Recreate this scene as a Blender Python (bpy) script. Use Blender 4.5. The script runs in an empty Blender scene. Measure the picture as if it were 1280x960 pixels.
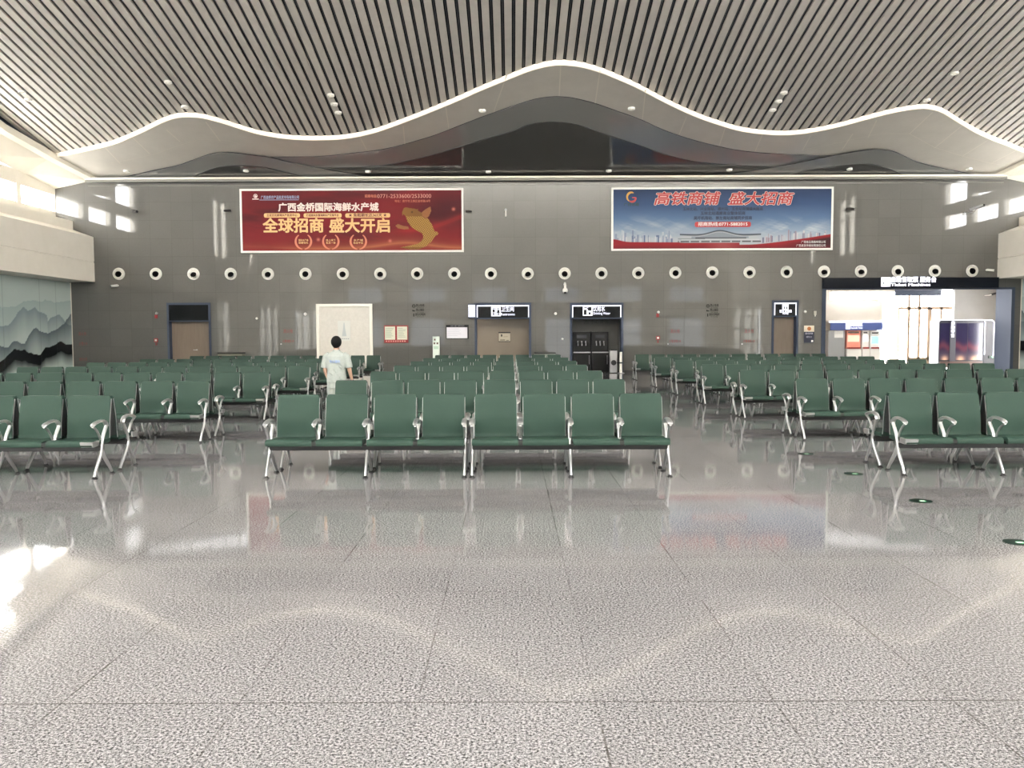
import bpy, bmesh, math, random
import numpy as np
from mathutils import Vector, Matrix
random.seed(7)
SC = bpy.context.scene
COL = SC.collection

# ------------------------------------------------------------------ camera, sky, exposure
F = 1030.0; EYE = 1.64; PITCH = math.radians(3.355); ROLL = -0.0039
cam = bpy.data.cameras.new('camera'); cam.sensor_width = 36; cam.lens = 36 * F / 1280
cam.clip_end = 400
cam_o = bpy.data.objects.new('camera', cam); COL.objects.link(cam_o)
cam_o.matrix_world = Matrix.Translation((0, 0, EYE)) @ Matrix.Rotation(math.pi/2 - PITCH, 4, 'X') @ Matrix.Rotation(ROLL, 4, 'Z')
SC.camera = cam_o
world = bpy.data.worlds.new('world'); SC.world = world; world.use_nodes = True
wn = world.node_tree; bg = wn.nodes['Background']
bg.inputs[0].default_value = (1.0, 0.985, 0.985, 1); bg.inputs[1].default_value = 14.0
SC.view_settings.view_transform = 'Standard'; SC.view_settings.look = 'None'
SC.view_settings.gamma = 1; SC.view_settings.use_curve_mapping = False
SC.view_settings.exposure = 1.5
SC.cycles.use_denoising = True
SC.cycles.max_bounces = 10; SC.cycles.diffuse_bounces = 5; SC.cycles.transparent_max_bounces = 12
SC.cycles.sample_clamp_indirect = 6

D = 36.1            # distance of the back wall
XL, XR = -19.75, 22.75   # clerestory window planes

def ray(px, py):
    x = (px - 640) / F; y = -(py - 480) / F
    c, s = math.cos(ROLL), math.sin(ROLL)
    X = c*x - s*y; Y = s*x + c*y
    return Vector((X, math.cos(PITCH) + Y*math.sin(PITCH), -math.sin(PITCH) + Y*math.cos(PITCH)))
EYEP = Vector((0, 0, EYE))
def onY(px, py, Y=D): r = ray(px, py); return EYEP + r*(Y/r.y)
def onX(px, py, X): r = ray(px, py); return EYEP + r*(X/r.x)
def onZ(px, py, Z=0): r = ray(px, py); return EYEP + r*((Z-EYE)/r.z)
SLOPE = 0.231
def onC(px, py, zw):    # ceiling-parallel plane that meets the wall at height zw
    r = ray(px, py); t = (zw + SLOPE*D - EYE) / (r.z + SLOPE*r.y); return EYEP + r*t
def zc(Y, zw): return zw + SLOPE*(D - Y)

# ------------------------------------------------------------------ helpers
def lin(c):
    return tuple((v/255/12.92 if v/255 <= .04045 else ((v/255+.055)/1.055)**2.4) for v in c)
MATS = {}
def mat(name, rgb, rough=.5, metal=0., emit=0., spec=.5, coat=0.):
    if name in MATS: return MATS[name]
    m = bpy.data.materials.new(name); m.use_nodes = True; MATS[name] = m
    b = m.node_tree.nodes['Principled BSDF']
    c = lin(rgb) + (1,)
    b.inputs['Base Color'].default_value = c; b.inputs['Roughness'].default_value = rough
    b.inputs['Metallic'].default_value = metal; b.inputs['Specular IOR Level'].default_value = spec
    if coat: b.inputs['Coat Weight'].default_value = coat; b.inputs['Coat Roughness'].default_value = .05
    if emit: b.inputs['Emission Color'].default_value = c; b.inputs['Emission Strength'].default_value = emit
    return m
class NT:
    def __init__(s, m): s.t = m.node_tree; s.b = s.t.nodes['Principled BSDF']
    def n(s, typ, **kw):
        o = s.t.nodes.new(typ)
        for k, v in kw.items(): setattr(o, k, v)
        return o
    def l(s, a, b): s.t.links.new(a, b)
    def math(s, op, a, b=None, clamp=False):
        o = s.n('ShaderNodeMath', operation=op); o.use_clamp = clamp
        for i, v in enumerate((a, b)):
            if v is None: continue
            if isinstance(v, (int, float)): o.inputs[i].default_value = v
            else: s.l(v, o.inputs[i])
        return o.outputs[0]
    def ramp(s, fac, stops):
        o = s.n('ShaderNodeValToRGB'); e = o.color_ramp.elements
        while len(e) < len(stops): e.new(.5)
        for el, (p, c) in zip(e, stops): el.position = p; el.color = (c if len(c) == 4 else tuple(c)+(1,))
        s.l(fac, o.inputs[0]); return o.outputs[0]
    def mix(s, fac, a, b, typ='MIX'):
        o = s.n('ShaderNodeMix', data_type='RGBA', blend_type=typ)
        for sock, v in ((o.inputs[0], fac), (o.inputs[6], a), (o.inputs[7], b)):
            if isinstance(v, (int, float)): sock.default_value = v
            elif isinstance(v, tuple): sock.default_value = v if len(v) == 4 else v+(1,)
            else: s.l(v, sock)
        return o.outputs[2]
    def noise(s, vec, scale, detail=2, rough=.5):
        o = s.n('ShaderNodeTexNoise'); o.inputs['Scale'].default_value = scale
        o.inputs['Detail'].default_value = detail; o.inputs['Roughness'].default_value = rough
        s.l(vec, o.inputs['Vector']); return o.outputs['Fac']
def joint(nt, coord, x0, pitch, w):   # 1 on a joint line
    a = nt.math('DIVIDE', nt.math('SUBTRACT', coord, x0), pitch)
    fr = nt.math('FRACT', nt.math('ADD', a, 1000.5))
    d = nt.math('MULTIPLY', nt.math('ABSOLUTE', nt.math('SUBTRACT', fr, .5)), pitch)
    return nt.math('LESS_THAN', d, w), nt.math('FLOOR', nt.math('ADD', a, 1000))

class MB:
    def __init__(s): s.v = []; s.f = []; s.m = []
    def add(s, vs, fs, mi=0):
        o = len(s.v); s.v += [tuple(p) for p in vs]
        for f in fs: s.f.append(tuple(i+o for i in f)); s.m.append(mi)
        return s
    def box(s, x0, x1, y0, y1, z0, z1, mi=0):
        if x0 > x1: x0, x1 = x1, x0
        if y0 > y1: y0, y1 = y1, y0
        if z0 > z1: z0, z1 = z1, z0
        vs = [(x, y, z) for z in (z0, z1) for y in (y0, y1) for x in (x0, x1)]
        return s.add(vs, [(0,2,3,1),(4,5,7,6),(0,1,5,4),(2,6,7,3),(0,4,6,2),(1,3,7,5)], mi)
    def prism(s, poly, fa, fb, mi=0):    # poly of 2-D points; fa/fb map a point to the two end caps
        n = len(poly); vs = [fa(p) for p in poly] + [fb(p) for p in poly]
        fs = [tuple(range(n)), tuple(range(2*n-1, n-1, -1))] + [(i, i+n, (i+1) % n + n, (i+1) % n) for i in range(n)]
        return s.add(vs, fs, mi)
    def cyl(s, p0, p1, r0, r1=None, n=16, mi=0):
        return s.tube([p0, p1], [r0, r0 if r1 is None else r1], n=n, mi=mi)
    def tube(s, path, r, n=8, mi=0, flat=1.0, up=(1,0,0)):   # flat scales the section along 'up'
        P = [Vector(p) for p in path]; k = len(P)
        R = r if isinstance(r, (list, tuple)) else [r]*k
        vs = []; U0 = Vector(up)
        for i in range(k):
            t = (P[min(i+1, k-1)] - P[max(i-1, 0)]).normalized()
            a = U0 - t*U0.dot(t)
            if a.length < 1e-4: a = Vector((0, 1, 0)) - t*t.y
            if a.length < 1e-4: a = Vector((0, 0, 1)) - t*t.z
            a.normalize(); b = t.cross(a)
            for j in range(n):
                w = 2*math.pi*j/n
                vs.append(P[i] + a*(math.cos(w)*R[i]*flat) + b*(math.sin(w)*R[i]))
        fs = [(i*n+j, i*n+(j+1) % n, (i+1)*n+(j+1) % n, (i+1)*n+j) for i in range(k-1) for j in range(n)]
        fs += [tuple(range(n-1, -1, -1)), tuple(range((k-1)*n, k*n))]
        return s.add(vs, fs, mi)
    def lathe(s, prof, c, axis='z', n=24, mi=0):   # prof: (radius, height) pairs along the axis
        vs = []; c = Vector(c)
        for r, h in prof:
            for j in range(n):
                w = 2*math.pi*j/n; a, b = r*math.cos(w), r*math.sin(w)
                vs.append(c + Vector({'z': (a, b, h), 'y': (a, h, b), 'x': (h, a, b)}[axis]))
        k = len(prof)
        fs = [(i*n+j, i*n+(j+1) % n, (i+1)*n+(j+1) % n, (i+1)*n+j) for i in range(k-1) for j in range(n)]
        fs += [tuple(range(n)), tuple(range((k-1)*n, k*n))]
        return s.add(vs, fs, mi)
    def ball(s, c, rx, ry, rz, n=16, mi=0):
        prof = [(max(math.sin(math.pi*i/10), .001), -math.cos(math.pi*i/10)) for i in range(11)]
        vs = []
        for r, h in prof:
            for j in range(n):
                w = 2*math.pi*j/n; vs.append((c[0]+rx*r*math.cos(w), c[1]+ry*r*math.sin(w), c[2]+rz*h))
        fs = [(i*n+j, i*n+(j+1) % n, (i+1)*n+(j+1) % n, (i+1)*n+j) for i in range(10) for j in range(n)]
        return s.add(vs, fs, mi)
    def build(s, name, mats, parent=None, smooth=False, origin=None, bevel=0):
        if not isinstance(mats, (list, tuple)): mats = [mats]
        if parent is not None:
            w = Vector((0, 0, 0)); p = parent
            while p is not None: w += p.location; p = p.parent
            org = w; loc = Vector((0, 0, 0))
        elif origin is not None: org = Vector(origin); loc = org
        else: org = loc = Vector((0, 0, 0))
        me = bpy.data.meshes.new(name)
        me.from_pydata([tuple(Vector(v)-org) for v in s.v], [], s.f)
        for m in mats: me.materials.append(m)
        if len(mats) > 1: me.polygons.foreach_set('material_index', s.m)
        bm = bmesh.new(); bm.from_mesh(me)
        bmesh.ops.recalc_face_normals(bm, faces=bm.faces)
        if bevel:
            bmesh.ops.bevel(bm, geom=[e for e in bm.edges if len(e.link_faces) == 2 and e.calc_face_angle() > .6], offset=bevel, segments=2, profile=.6, affect='EDGES')
        bm.to_mesh(me); bm.free()
        if smooth:
            me.polygons.foreach_set('use_smooth', [True]*len(me.polygons))
            if smooth != 'all': me.set_sharp_from_angle(angle=math.radians(40))
        o = bpy.data.objects.new(name, me); COL.objects.link(o); o.location = loc
        if parent is not None: o.parent = parent
        return o
def tag(o, label, cat, group=None, kind=None):
    o['label'] = label; o['category'] = cat
    if group: o['group'] = group
    if kind: o['kind'] = kind
    return o
def struct(o): o['kind'] = 'structure'; return o
def thing(name, loc, label, cat, group=None):
    o = bpy.data.objects.new(name, None); COL.objects.link(o); o.location = loc
    o.empty_display_size = .2
    return tag(o, label, cat, group)
def copy_tree(o, parent=None):
    c = o.copy(); COL.objects.link(c); c.parent = parent
    for ch in o.children: copy_tree(ch, c)
    return c
def text(body, x, z, size, m, parent, name='lettering', Y=D-.05, align='CENTER', width=None, bold=0., shear=0., rot=None, ext=.004):
    c = bpy.data.curves.new(name, 'FONT'); c.body = body; c.size = 1; c.align_x = align; c.align_y = 'CENTER'
    c.shear = shear; c.resolution_u = 3
    t = bpy.data.objects.new(name, c); COL.objects.link(t)
    dg = bpy.context.evaluated_depsgraph_get()
    me = bpy.data.meshes.new_from_object(t.evaluated_get(dg))
    bpy.data.objects.remove(t); bpy.data.curves.remove(c)
    n = len(me.vertices); co = np.zeros(n*3); me.vertices.foreach_get('co', co); co = co.reshape(-1, 3)
    if bold:      # a heavier weight: the same glyphs laid over each other with small shifts
        fs = [tuple(p.vertices) for p in me.polygons]; cs = []; ff = []
        sh_ = [(0, 0)] + [(bold*math.cos(q*math.pi/4), bold*math.sin(q*math.pi/4)) for q in range(8)]
        for q, (dx, dy) in enumerate(sh_): cs.append(co + np.array([dx, dy, q*.0008/size])); ff += [tuple(v+q*n for v in f) for f in fs]
        co = np.concatenate(cs); n = len(co); me.clear_geometry(); me.from_pydata(co.tolist(), [], ff)
    sx = size
    if width: sx = width / max(co[:, 0].max()-co[:, 0].min(), .01)
    w = Vector((0, 0, 0)); p = parent
    while p is not None: w += p.location; p = p.parent
    if rot: X = rot(co[:, 0]*sx, co[:, 1]*size)     # custom mapping to world
    else: X = np.stack([x+co[:, 0]*sx, Y-co[:, 2]*size, z+co[:, 1]*size], 1)
    me.vertices.foreach_set('co', (X - np.array(w)).astype(np.float32).ravel())
    me.materials.clear(); me.materials.append(m); me.update()
    o = bpy.data.objects.new(name, me); COL.objects.link(o)
    if parent is not None: o.parent = parent
    return o
ORD = ['first','second','third','fourth','fifth','sixth','seventh','eighth','ninth','tenth','eleventh','twelfth','thirteenth','fourteenth','fifteenth','sixteenth','seventeenth','eighteenth','nineteenth','twentieth','twenty-first','twenty-second','twenty-third','twenty-fourth']

# ------------------------------------------------------------------ materials
def granite_floor():
    m = mat('floor_granite', (150, 146, 142), .09); nt = NT(m)
    pos = nt.n('ShaderNodeNewGeometry').outputs['Position']
    sp = nt.n('ShaderNodeSeparateXYZ'); nt.l(pos, sp.inputs[0])
    jx, ix = joint(nt, sp.outputs[0], .371, .8, .0045)
    jy, iy = joint(nt, sp.outputs[1], 3.605, .8, .0035)
    fine = nt.noise(pos, 80, 3, .85)
    spk = nt.ramp(fine, [(.37, lin((24, 24, 26))), (.44, lin((88, 87, 88))), (.50, lin((123, 121, 122))), (.60, lin((168, 165, 166)))])
    big = nt.noise(pos, 1.1, 3)
    v = nt.n('ShaderNodeCombineXYZ'); nt.l(ix, v.inputs[0]); nt.l(iy, v.inputs[1])
    wnz = nt.n('ShaderNodeTexWhiteNoise', noise_dimensions='3D'); nt.l(v.outputs[0], wnz.inputs[0])
    tone = nt.math('ADD', nt.math('MULTIPLY', wnz.outputs[0], .09), nt.math('ADD', nt.math('MULTIPLY', big, .16), .81))
    tc = nt.n('ShaderNodeCombineColor'); [nt.l(tone, tc.inputs[i]) for i in range(3)]
    col = nt.mix(1.0, spk, tc.outputs[0], 'MULTIPLY')
    dirt = nt.noise(pos, .9, 3, .6); dirt2 = nt.noise(pos, 14, 2)
    k = nt.math('MULTIPLY', nt.math('SUBTRACT', nt.math('ADD', dirt, nt.math('MULTIPLY', dirt2, .3)), .57), 4.0, True)
    only = nt.math('LESS_THAN', nt.math('ABSOLUTE', nt.math('SUBTRACT', sp.outputs[1], 3.605)), .3)
    ky = nt.math('MAXIMUM', nt.math('MULTIPLY', k, .55), only)
    jj = nt.math('MAXIMUM', nt.math('MULTIPLY', jx, nt.math('MAXIMUM', k, .14)), nt.math('MULTIPLY', jy, ky))
    col = nt.mix(nt.math('MULTIPLY', jj, .85), col, lin((58, 54, 48)))
    nt.l(col, nt.b.inputs['Base Color'])
    r = nt.math('ADD', nt.math('MULTIPLY', dirt, .03), .035)
    nt.l(r, nt.b.inputs['Roughness'])
    return m
def stone_wall():
    m = mat('wall_stone', (146, 143, 134), .035, spec=.5); nt = NT(m)
    pos = nt.n('ShaderNodeNewGeometry').outputs['Position']
    sp = nt.n('ShaderNodeSeparateXYZ'); nt.l(pos, sp.inputs[0])
    jx, ix = joint(nt, nt.math('ADD', sp.outputs[0], sp.outputs[1]), D+.12, .93, .006)
    jz, iz = joint(nt, sp.outputs[2], .45, .78, .006)
    v = nt.n('ShaderNodeCombineXYZ'); nt.l(ix, v.inputs[0]); nt.l(iz, v.inputs[1])
    wnz = nt.n('ShaderNodeTexWhiteNoise', noise_dimensions='3D'); nt.l(v.outputs[0], wnz.inputs[0])
    g = nt.noise(pos, 26, 4, .6); gb = nt.noise(pos, .6, 3)
    t = nt.math('ADD', nt.math('ADD', nt.math('MULTIPLY', g, .20), nt.math('MULTIPLY', wnz.outputs[0], .07)), nt.math('ADD', nt.math('MULTIPLY', gb, .12), .76))
    tc = nt.n('ShaderNodeCombineColor'); [nt.l(t, tc.inputs[i]) for i in range(3)]
    col = nt.mix(1.0, lin((94, 93, 90))+(1,), tc.outputs[0], 'MULTIPLY')
    jj = nt.math('MULTIPLY', nt.math('MAXIMUM', jx, jz), .36)
    col = nt.mix(jj, col, lin((60, 58, 54)))
    nt.l(col, nt.b.inputs['Base Color'])
    return m
def attr_mat(name, rough=.35, spec=.4):
    m = mat(name, (128, 128, 128), rough, spec=spec); nt = NT(m)
    a = nt.n('ShaderNodeAttribute', attribute_name='Col'); nt.l(a.outputs['Color'], nt.b.inputs['Base Color']); return m
def grain_mat(name, c1, c2, scale, rough, stretch=(1, 1, 1), metal=0., spec=.5):
    m = mat(name, c1, rough, metal, spec=spec); nt = NT(m)
    tc = nt.n('ShaderNodeTexCoord'); mp = nt.n('ShaderNodeMapping'); mp.inputs['Scale'].default_value = stretch
    nt.l(tc.outputs['Object'], mp.inputs[0])
    nz = nt.noise(mp.outputs[0], scale, 3, .6)
    nt.l(nt.ramp(nz, [(.3, lin(c1)), (.7, lin(c2))]), nt.b.inputs['Base Color']); return m
def glass_mat(name, tint):
    m = bpy.data.materials.new(name); m.use_nodes = True; t = m.node_tree; t.nodes.clear()
    o = t.nodes.new('ShaderNodeOutputMaterial'); mx = t.nodes.new('ShaderNodeMixShader')
    tr = t.nodes.new('ShaderNodeBsdfTransparent'); gl = t.nodes.new('ShaderNodeBsdfGlossy'); gl.inputs['Roughness'].default_value = .02
    tr.inputs[0].default_value = tint + (1,)
    mx.inputs[0].default_value = .07
    t.links.new(tr.outputs[0], mx.inputs[1]); t.links.new(gl.outputs[0], mx.inputs[2]); t.links.new(mx.outputs[0], o.inputs[0])
    return m
M_floor = granite_floor(); M_wall = stone_wall(); M_glass = glass_mat('window_glass', (.95, .97, .96)); M_tint = glass_mat('dimming_glass', (.09, .095, .1)); M_tint2 = glass_mat('lightly_dimming_glass', (.5, .52, .52))  # tints added to dim daylight through the rear and lower side windows
M_slat = grain_mat('slat_panel', (192, 187, 180), (198, 193, 186), 3, .55)
M_void = mat('ceiling_void', (40, 46, 56), .8)
M_lip = mat('led_lit_edge', (255, 246, 228), .6, emit=.1)
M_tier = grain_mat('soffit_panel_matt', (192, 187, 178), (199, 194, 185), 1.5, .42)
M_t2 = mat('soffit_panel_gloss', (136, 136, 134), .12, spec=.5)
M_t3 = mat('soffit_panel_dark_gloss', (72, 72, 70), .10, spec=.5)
M_edge = mat('shadow_gap', (40, 40, 40), .7)  # dark edge colour stands for the shadow line at the panel steps
M_white = grain_mat('white_painted_panel', (232, 226, 214), (237, 231, 220), 2, .45)
M_bandgrey = mat('grey_band', (120, 118, 112), .4)
M_cream = mat('cream_trim', (228, 222, 208), .5)
M_bluemetal = mat('blue_grey_metal', (66, 74, 90), .6, 0, spec=.1)
M_black = mat('black_sign_face', (12, 15, 18), .4, spec=.15)
M_navy = mat('navy_sign_face', (12, 16, 26), .4, spec=.15)
M_led = mat('lit_sign_white', (226, 229, 244), .5, emit=.36)
M_wood = grain_mat('brown_wood_veneer', (112, 99, 87), (120, 107, 94), 2.5, .4, (6, 6, .6))
M_seat = grain_mat('green_polyurethane', (40, 59, 51), (42, 62, 53), 60, .5, spec=.16)
M_alu = grain_mat('polished_aluminium', (176, 176, 176), (190, 190, 189), 8, .28, metal=.82)
M_shell = mat('black_back_shell', (24, 24, 24), .55)
M_rubber = mat('black_rubber', (18, 18, 18), .6)
M_beam = mat('dark_steel_beam', (48, 48, 48), .4, .5)
M_steel = mat('brushed_steel', (170, 170, 172), .3, .8)
M_gloss_black = mat('glossy_black', (9, 9, 10), .3, spec=.25)
M_red = mat('red_paint', (134, 22, 26), .4)
M_plastic = mat('white_plastic', (232, 230, 224), .4)

# ------------------------------------------------------------------ the setting
def poly_obj(name, pts, m, parent=None):
    return MB().add(pts, [tuple(range(len(pts)))]).build(name, m, parent)
FY0, FY1 = -14.0, 46.0
struct(MB().box(-21, 25, FY0, FY1, -.3, 0).build('floor', M_floor))

# back wall with its five openings
def W(px, py): p = onY(px, py); return p.x, p.z
OPEN = {'store': (210, 263.5, 379), 'restroom': (594, 663.5, 379), 'water': (713, 778.5, 379), 'family': (965, 997, 376), 'vestibule': (1028, 1266, 349.5)}
rect = {k: (W(a, t+40)[0], W(b, t+40)[0], W((a+b)/2, t)[1]) for k, (a, b, t) in OPEN.items()}
wb = MB(); x = -20.6; TH = .35
for k in ('store', 'restroom', 'water', 'family', 'vestibule'):
    a, b, t = rect[k]
    wb.box(x, a, D, D+TH, 0, 9.6); wb.box(a, b, D, D+TH, t, 9.6); x = b
wb.box(x, 23.6, D, D+TH, 0, 9.6)
struct(wb.build('wall_back', M_wall))
bs = MB(); x = -20.4
for k in ('store', 'restroom', 'water', 'family', 'vestibule'):
    a, b, t = rect[k]; bs.box(x, a-.06, D-.018, D, 0, .11); x = b+.06
bs.box(x, 23, D-.018, D, 0, .11)
struct(bs.build('baseboard_back', mat('black_skirting', (20, 20, 20), .35)))

# cornice along the top of the back wall
cn = MB(); cn.box(-18.3, 21.3, D-.35, D-.28, 8.385, 8.47); cn.box(-18.3, 21.3, D-.28, D, 8.30, 8.45, 1); cn.box(-18.3, 21.3, D-.025, D, 8.165, 8.185, 1)
struct(cn.build('trim_1', [M_cream, M_bandgrey]))

# slatted ceiling: sloping plane, cut off along the wave edge
ZS = 8.66
EDGE = [(20,203),(57,194),(100,185.5),(140,176),(160,168),(180,159),(200,149),(215,143.3),(228,141),(245,141.3),(260,144),(280,149.5),(300,156),(320,162),(340,166),(360,168.7),(385,170),(400,170),(425,169),(450,165.3),(470,160.3),(480,157),(500,149.7),(520,142),(540,134),(560,125.7),(580,117),(600,108),(620,99.7),(640,91.5),(660,83.5),(680,77.7),(695,75.3),(705,75.2),(715,76),(730,78.5),(750,84.3),(770,92.2),(790,101),(800,106),(820,116.7),(840,127),(860,136.3),(880,144.5),(900,151.2),(920,157.3),(940,161),(960,163),(980,163.7),(1000,162.4),(1020,159.5),(1040,155.5),(1060,150.5),(1080,145),(1100,139.7),(1120,135),(1140,131.5),(1155,130.2),(1167,131.7),(1180,136.2),(1200,148.8),(1220,160.6),(1240,169.7),(1260,177.4),(1280,185.5),(1310,195),(1345,205)]
EP = [onC(a, b, ZS) for a, b in EDGE]
EXs = np.array([p.x for p in EP]); EYs = np.array([p.y for p in EP])
def edgeY(X): return float(np.interp(X, EXs, EYs))
WS, X0 = .334, .09
sl = MB(); GAP = .112
k0, k1 = int((-19.0-X0)/WS), int((21.9-X0)/WS)
YF = -9.0
for k in range(k0, k1+1):
    a = X0 + k*WS + GAP/2; b = a + WS - GAP
    ya, yb = edgeY(a), edgeY(b)
    vs = []
    for (xx, yy) in ((a, YF), (b, YF), (b, yb), (a, ya)):
        vs.append((xx, yy, zc(yy, ZS)))
    vs += [(p[0], p[1], p[2]+.07) for p in vs]
    sl.add(vs, [(3,2,1,0),(4,5,6,7),(0,1,5,4),(1,2,6,5),(2,3,7,6),(3,0,4,7)], 0)
    c = X0 + k*WS      # thin carrier rail in the gap
    yc = edgeY(c) 
    vs = [(c-.018, YF, zc(YF, ZS)+.05), (c+.018, YF, zc(YF, ZS)+.05), (c+.018, yc, zc(yc, ZS)+.05), (c-.018, yc, zc(yc, ZS)+.05)]
    sl.add(vs, [(0,1,2,3)], 1)
vs = [(-21, YF-.4, zc(YF-.4, ZS)+.14), (25, YF-.4, zc(YF-.4, ZS)+.14), (25, D+.3, zc(D+.3, ZS)+.14), (-21, D+.3, zc(D+.3, ZS)+.14)]
sl.add(vs, [(0,1,2,3)], 2)
struct(sl.build('ceiling', [M_slat, mat('carrier_rail', (84, 88, 92), .5), M_void]))

# the wave-shaped soffit panels between the slats and the wall
def dense(pts, step=6):
    """Catmull-Rom through pixel points"""
    P = [np.array(p, float) for p in pts]; out = []
    for i in range(len(P)-1):
        p0 = P[max(i-1, 0)]; p1 = P[i]; p2 = P[i+1]; p3 = P[min(i+2, len(P)-1)]
        n = max(1, int(np.linalg.norm(p2-p1)/step))
        for j in range(n):
            t = j/n
            out.append(.5*((2*p1)+(-p0+p2)*t+(2*p0-5*p1+4*p2-p3)*t*t+(-p0+3*p1-3*p2+p3)*t**3))
    out.append(P[-1]); return [tuple(p) for p in out]
Z1 = 8.53
lip = MB(); n = len(EP)
E2 = [onC(a, b, ZS) for a, b in dense(EDGE)]
vs = [(p.x, p.y, p.z+.02) for p in E2] + [(p.x, p.y, zc(p.y, Z1)-.02) for p in E2] + [(p.x, p.y+.10, p.z-.02) for p in E2] + [(p.x, p.y+.05, zc(p.y+.05, Z1)-.02) for p in E2]
n = len(E2)
lip.add(vs, [(i, i+1, n+i+1, n+i) for i in range(n-1)] + [(n+i, n+i+1, 3*n+i+1, 3*n+i) for i in range(n-1)])
lo = struct(lip.build('trim_2', M_lip)); 
t1 = MB(); NV = 10
vs = []
for i, p in enumerate(E2):
    for j in range(NV+1):
        yy = p.y + .02 + (D - p.y - .02)*j/NV; vs.append((p.x + (0 if abs(p.x-1.5) < 18 else (1.5-p.x)*.012*j/NV), yy, zc(yy, Z1)))
t1.add(vs, [(i*(NV+1)+j, i*(NV+1)+j+1, (i+1)*(NV+1)+j+1, (i+1)*(NV+1)+j) for i in range(n-1) for j in range(NV)])
t1o = struct(t1.build('trim_3', M_tier))
# pale joints between the soffit panels
jt = MB()
def seam(a, b, w=.018):
    A, B = onC(*a, Z1), onC(*b, Z1); d = (B-A).normalized(); s_ = Vector((-d.y, d.x, 0)).normalized()*w
    o = Vector((0, 0, -.006)); jt.add([A-s_+o, A+s_+o, B+s_+o, B-s_+o], [(0,1,2,3)])
for a, b in [((701,80),(699,120)),((750,88),(744,129)),((634,92),(617,140)),((557,132),(561,160)),((504,157),(506,180)),((450,171),(458,187)),((807,112),(803,149)),((858,146),(849,168)),((907,158),(899,182)),((953,168),(944,189)),((1013,170),(1003,188)),((1066,167),(1052,188)),((1096,150),(1085,172)),
             ((208,162),(225,177)),((257,152),(275,176)),((166,172),(187,192)),((130,183),(150,204)),((1166,140),(1137,167)),((1205,155),(1168,185)),((1235,175),(1203,195)),((1270,188),(1239,204))]:
    seam(a, b)
for line in [((135,204),(160,200),(195,192),(225,181),(250,174),(282,175),(300,180)),((1005,187),(1040,180),(1075,172),(1100,167),(1137,167),(1168,184),(1203,195),(1239,204),(1270,209))]:
    for a, b in zip(line[:-1], line[1:]): seam(a, b, .014)
jt.build('panel_joint', mat('joint_filler', (214, 208, 196), .6), t1o)
C2C = [(330,197.5),(345,196.5),(382,196.2),(407,195.2),(445,191.3),(480,186.7),(511,179),(542,169.8),(574,157.5),(605,145.6),(640,133.2),(658,127.3),(675,123),(693,121.2),(711,122),(728,125.5),(746,130.3),(773,139.8),(800,149.5),(831,163.4),(862,174),(894,182.3),(925,188.5),(960,192),(997,193.6),(1022,194.8),(1045,195)]
C3C = [(388,226),(392,209.5),(401,210),(432,210),(457,208.8),(480,207),(511,201),(542,193.4),(574,184),(605,174.5),(640,164.4),(658,157.2),(675,153.8),(696,153),(714,154.7),(728,158.2),(746,164.2),(773,173.5),(800,182.5),(831,193.3),(862,201),(886,204.3),(925,207.3),(960,209),(975,209.5)]
L2 = [(112,226.5),(135,224),(160,220.6),(191,213.8),(222,207.3),(241,200.6),(260,193.8),(272,191.5),(285,191),(297,192),(320,195),(336,197),(357,202),(382,207.6),(407,211.8),(445,218.6),(470,222.5),(500,226.5)]
L3 = [(232,226.5),(247,219),(266,211.2),(279,208.2),(291,207.3),(304,207.4),(320,208.3),(339,211.3),(357,216),(376,220.4),(394,224),(408,226.5)]
R2 = [(840,226.5),(878,222),(925,216),(960,210.7),(972,209),(997,204.2),(1022,198.8),(1047,194),(1066,190.5),(1085,187.9),(1097,187.3),(1110,188.3),(1121,191.2),(1133,197),(1147,203.2),(1174,210),(1201,215.5),(1228,220.3),(1248,223.5)]
R3 = [(950,226),(985,219.8),(1010,213.9),(1035,210),(1047,208),(1072,205.6),(1085,205.3),(1097,207),(1110,211.3),(1120,215.3),(1140,222.5),(1152,225.5)]
def wave_panel(name, curve, zw, m):
    P = [onC(a, b, zw) for a, b in dense(curve, 5)]; P = [p for p in P if p.y < D-.02]
    n = len(P); mb = MB()
    A = [(p.x, p.y, p.z) for p in P]; B = [(p.x, D, zw) for p in P]
    mb.add(A+B, [(i, i+1, n+i+1, n+i) for i in range(n-1)], 0)
    up = [(p.x, p.y, p.z+.035) for p in P]
    mb.add(A+up, [(i, i+1, n+i+1, n+i) for i in range(n-1)], 1)
    return struct(mb.build(name, [m, M_edge]))
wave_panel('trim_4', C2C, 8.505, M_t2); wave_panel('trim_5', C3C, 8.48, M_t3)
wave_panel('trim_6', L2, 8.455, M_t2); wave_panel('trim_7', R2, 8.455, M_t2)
wave_panel('trim_8', L3, 8.43, M_t3); wave_panel('trim_9', R3, 8.43, M_t3)

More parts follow.
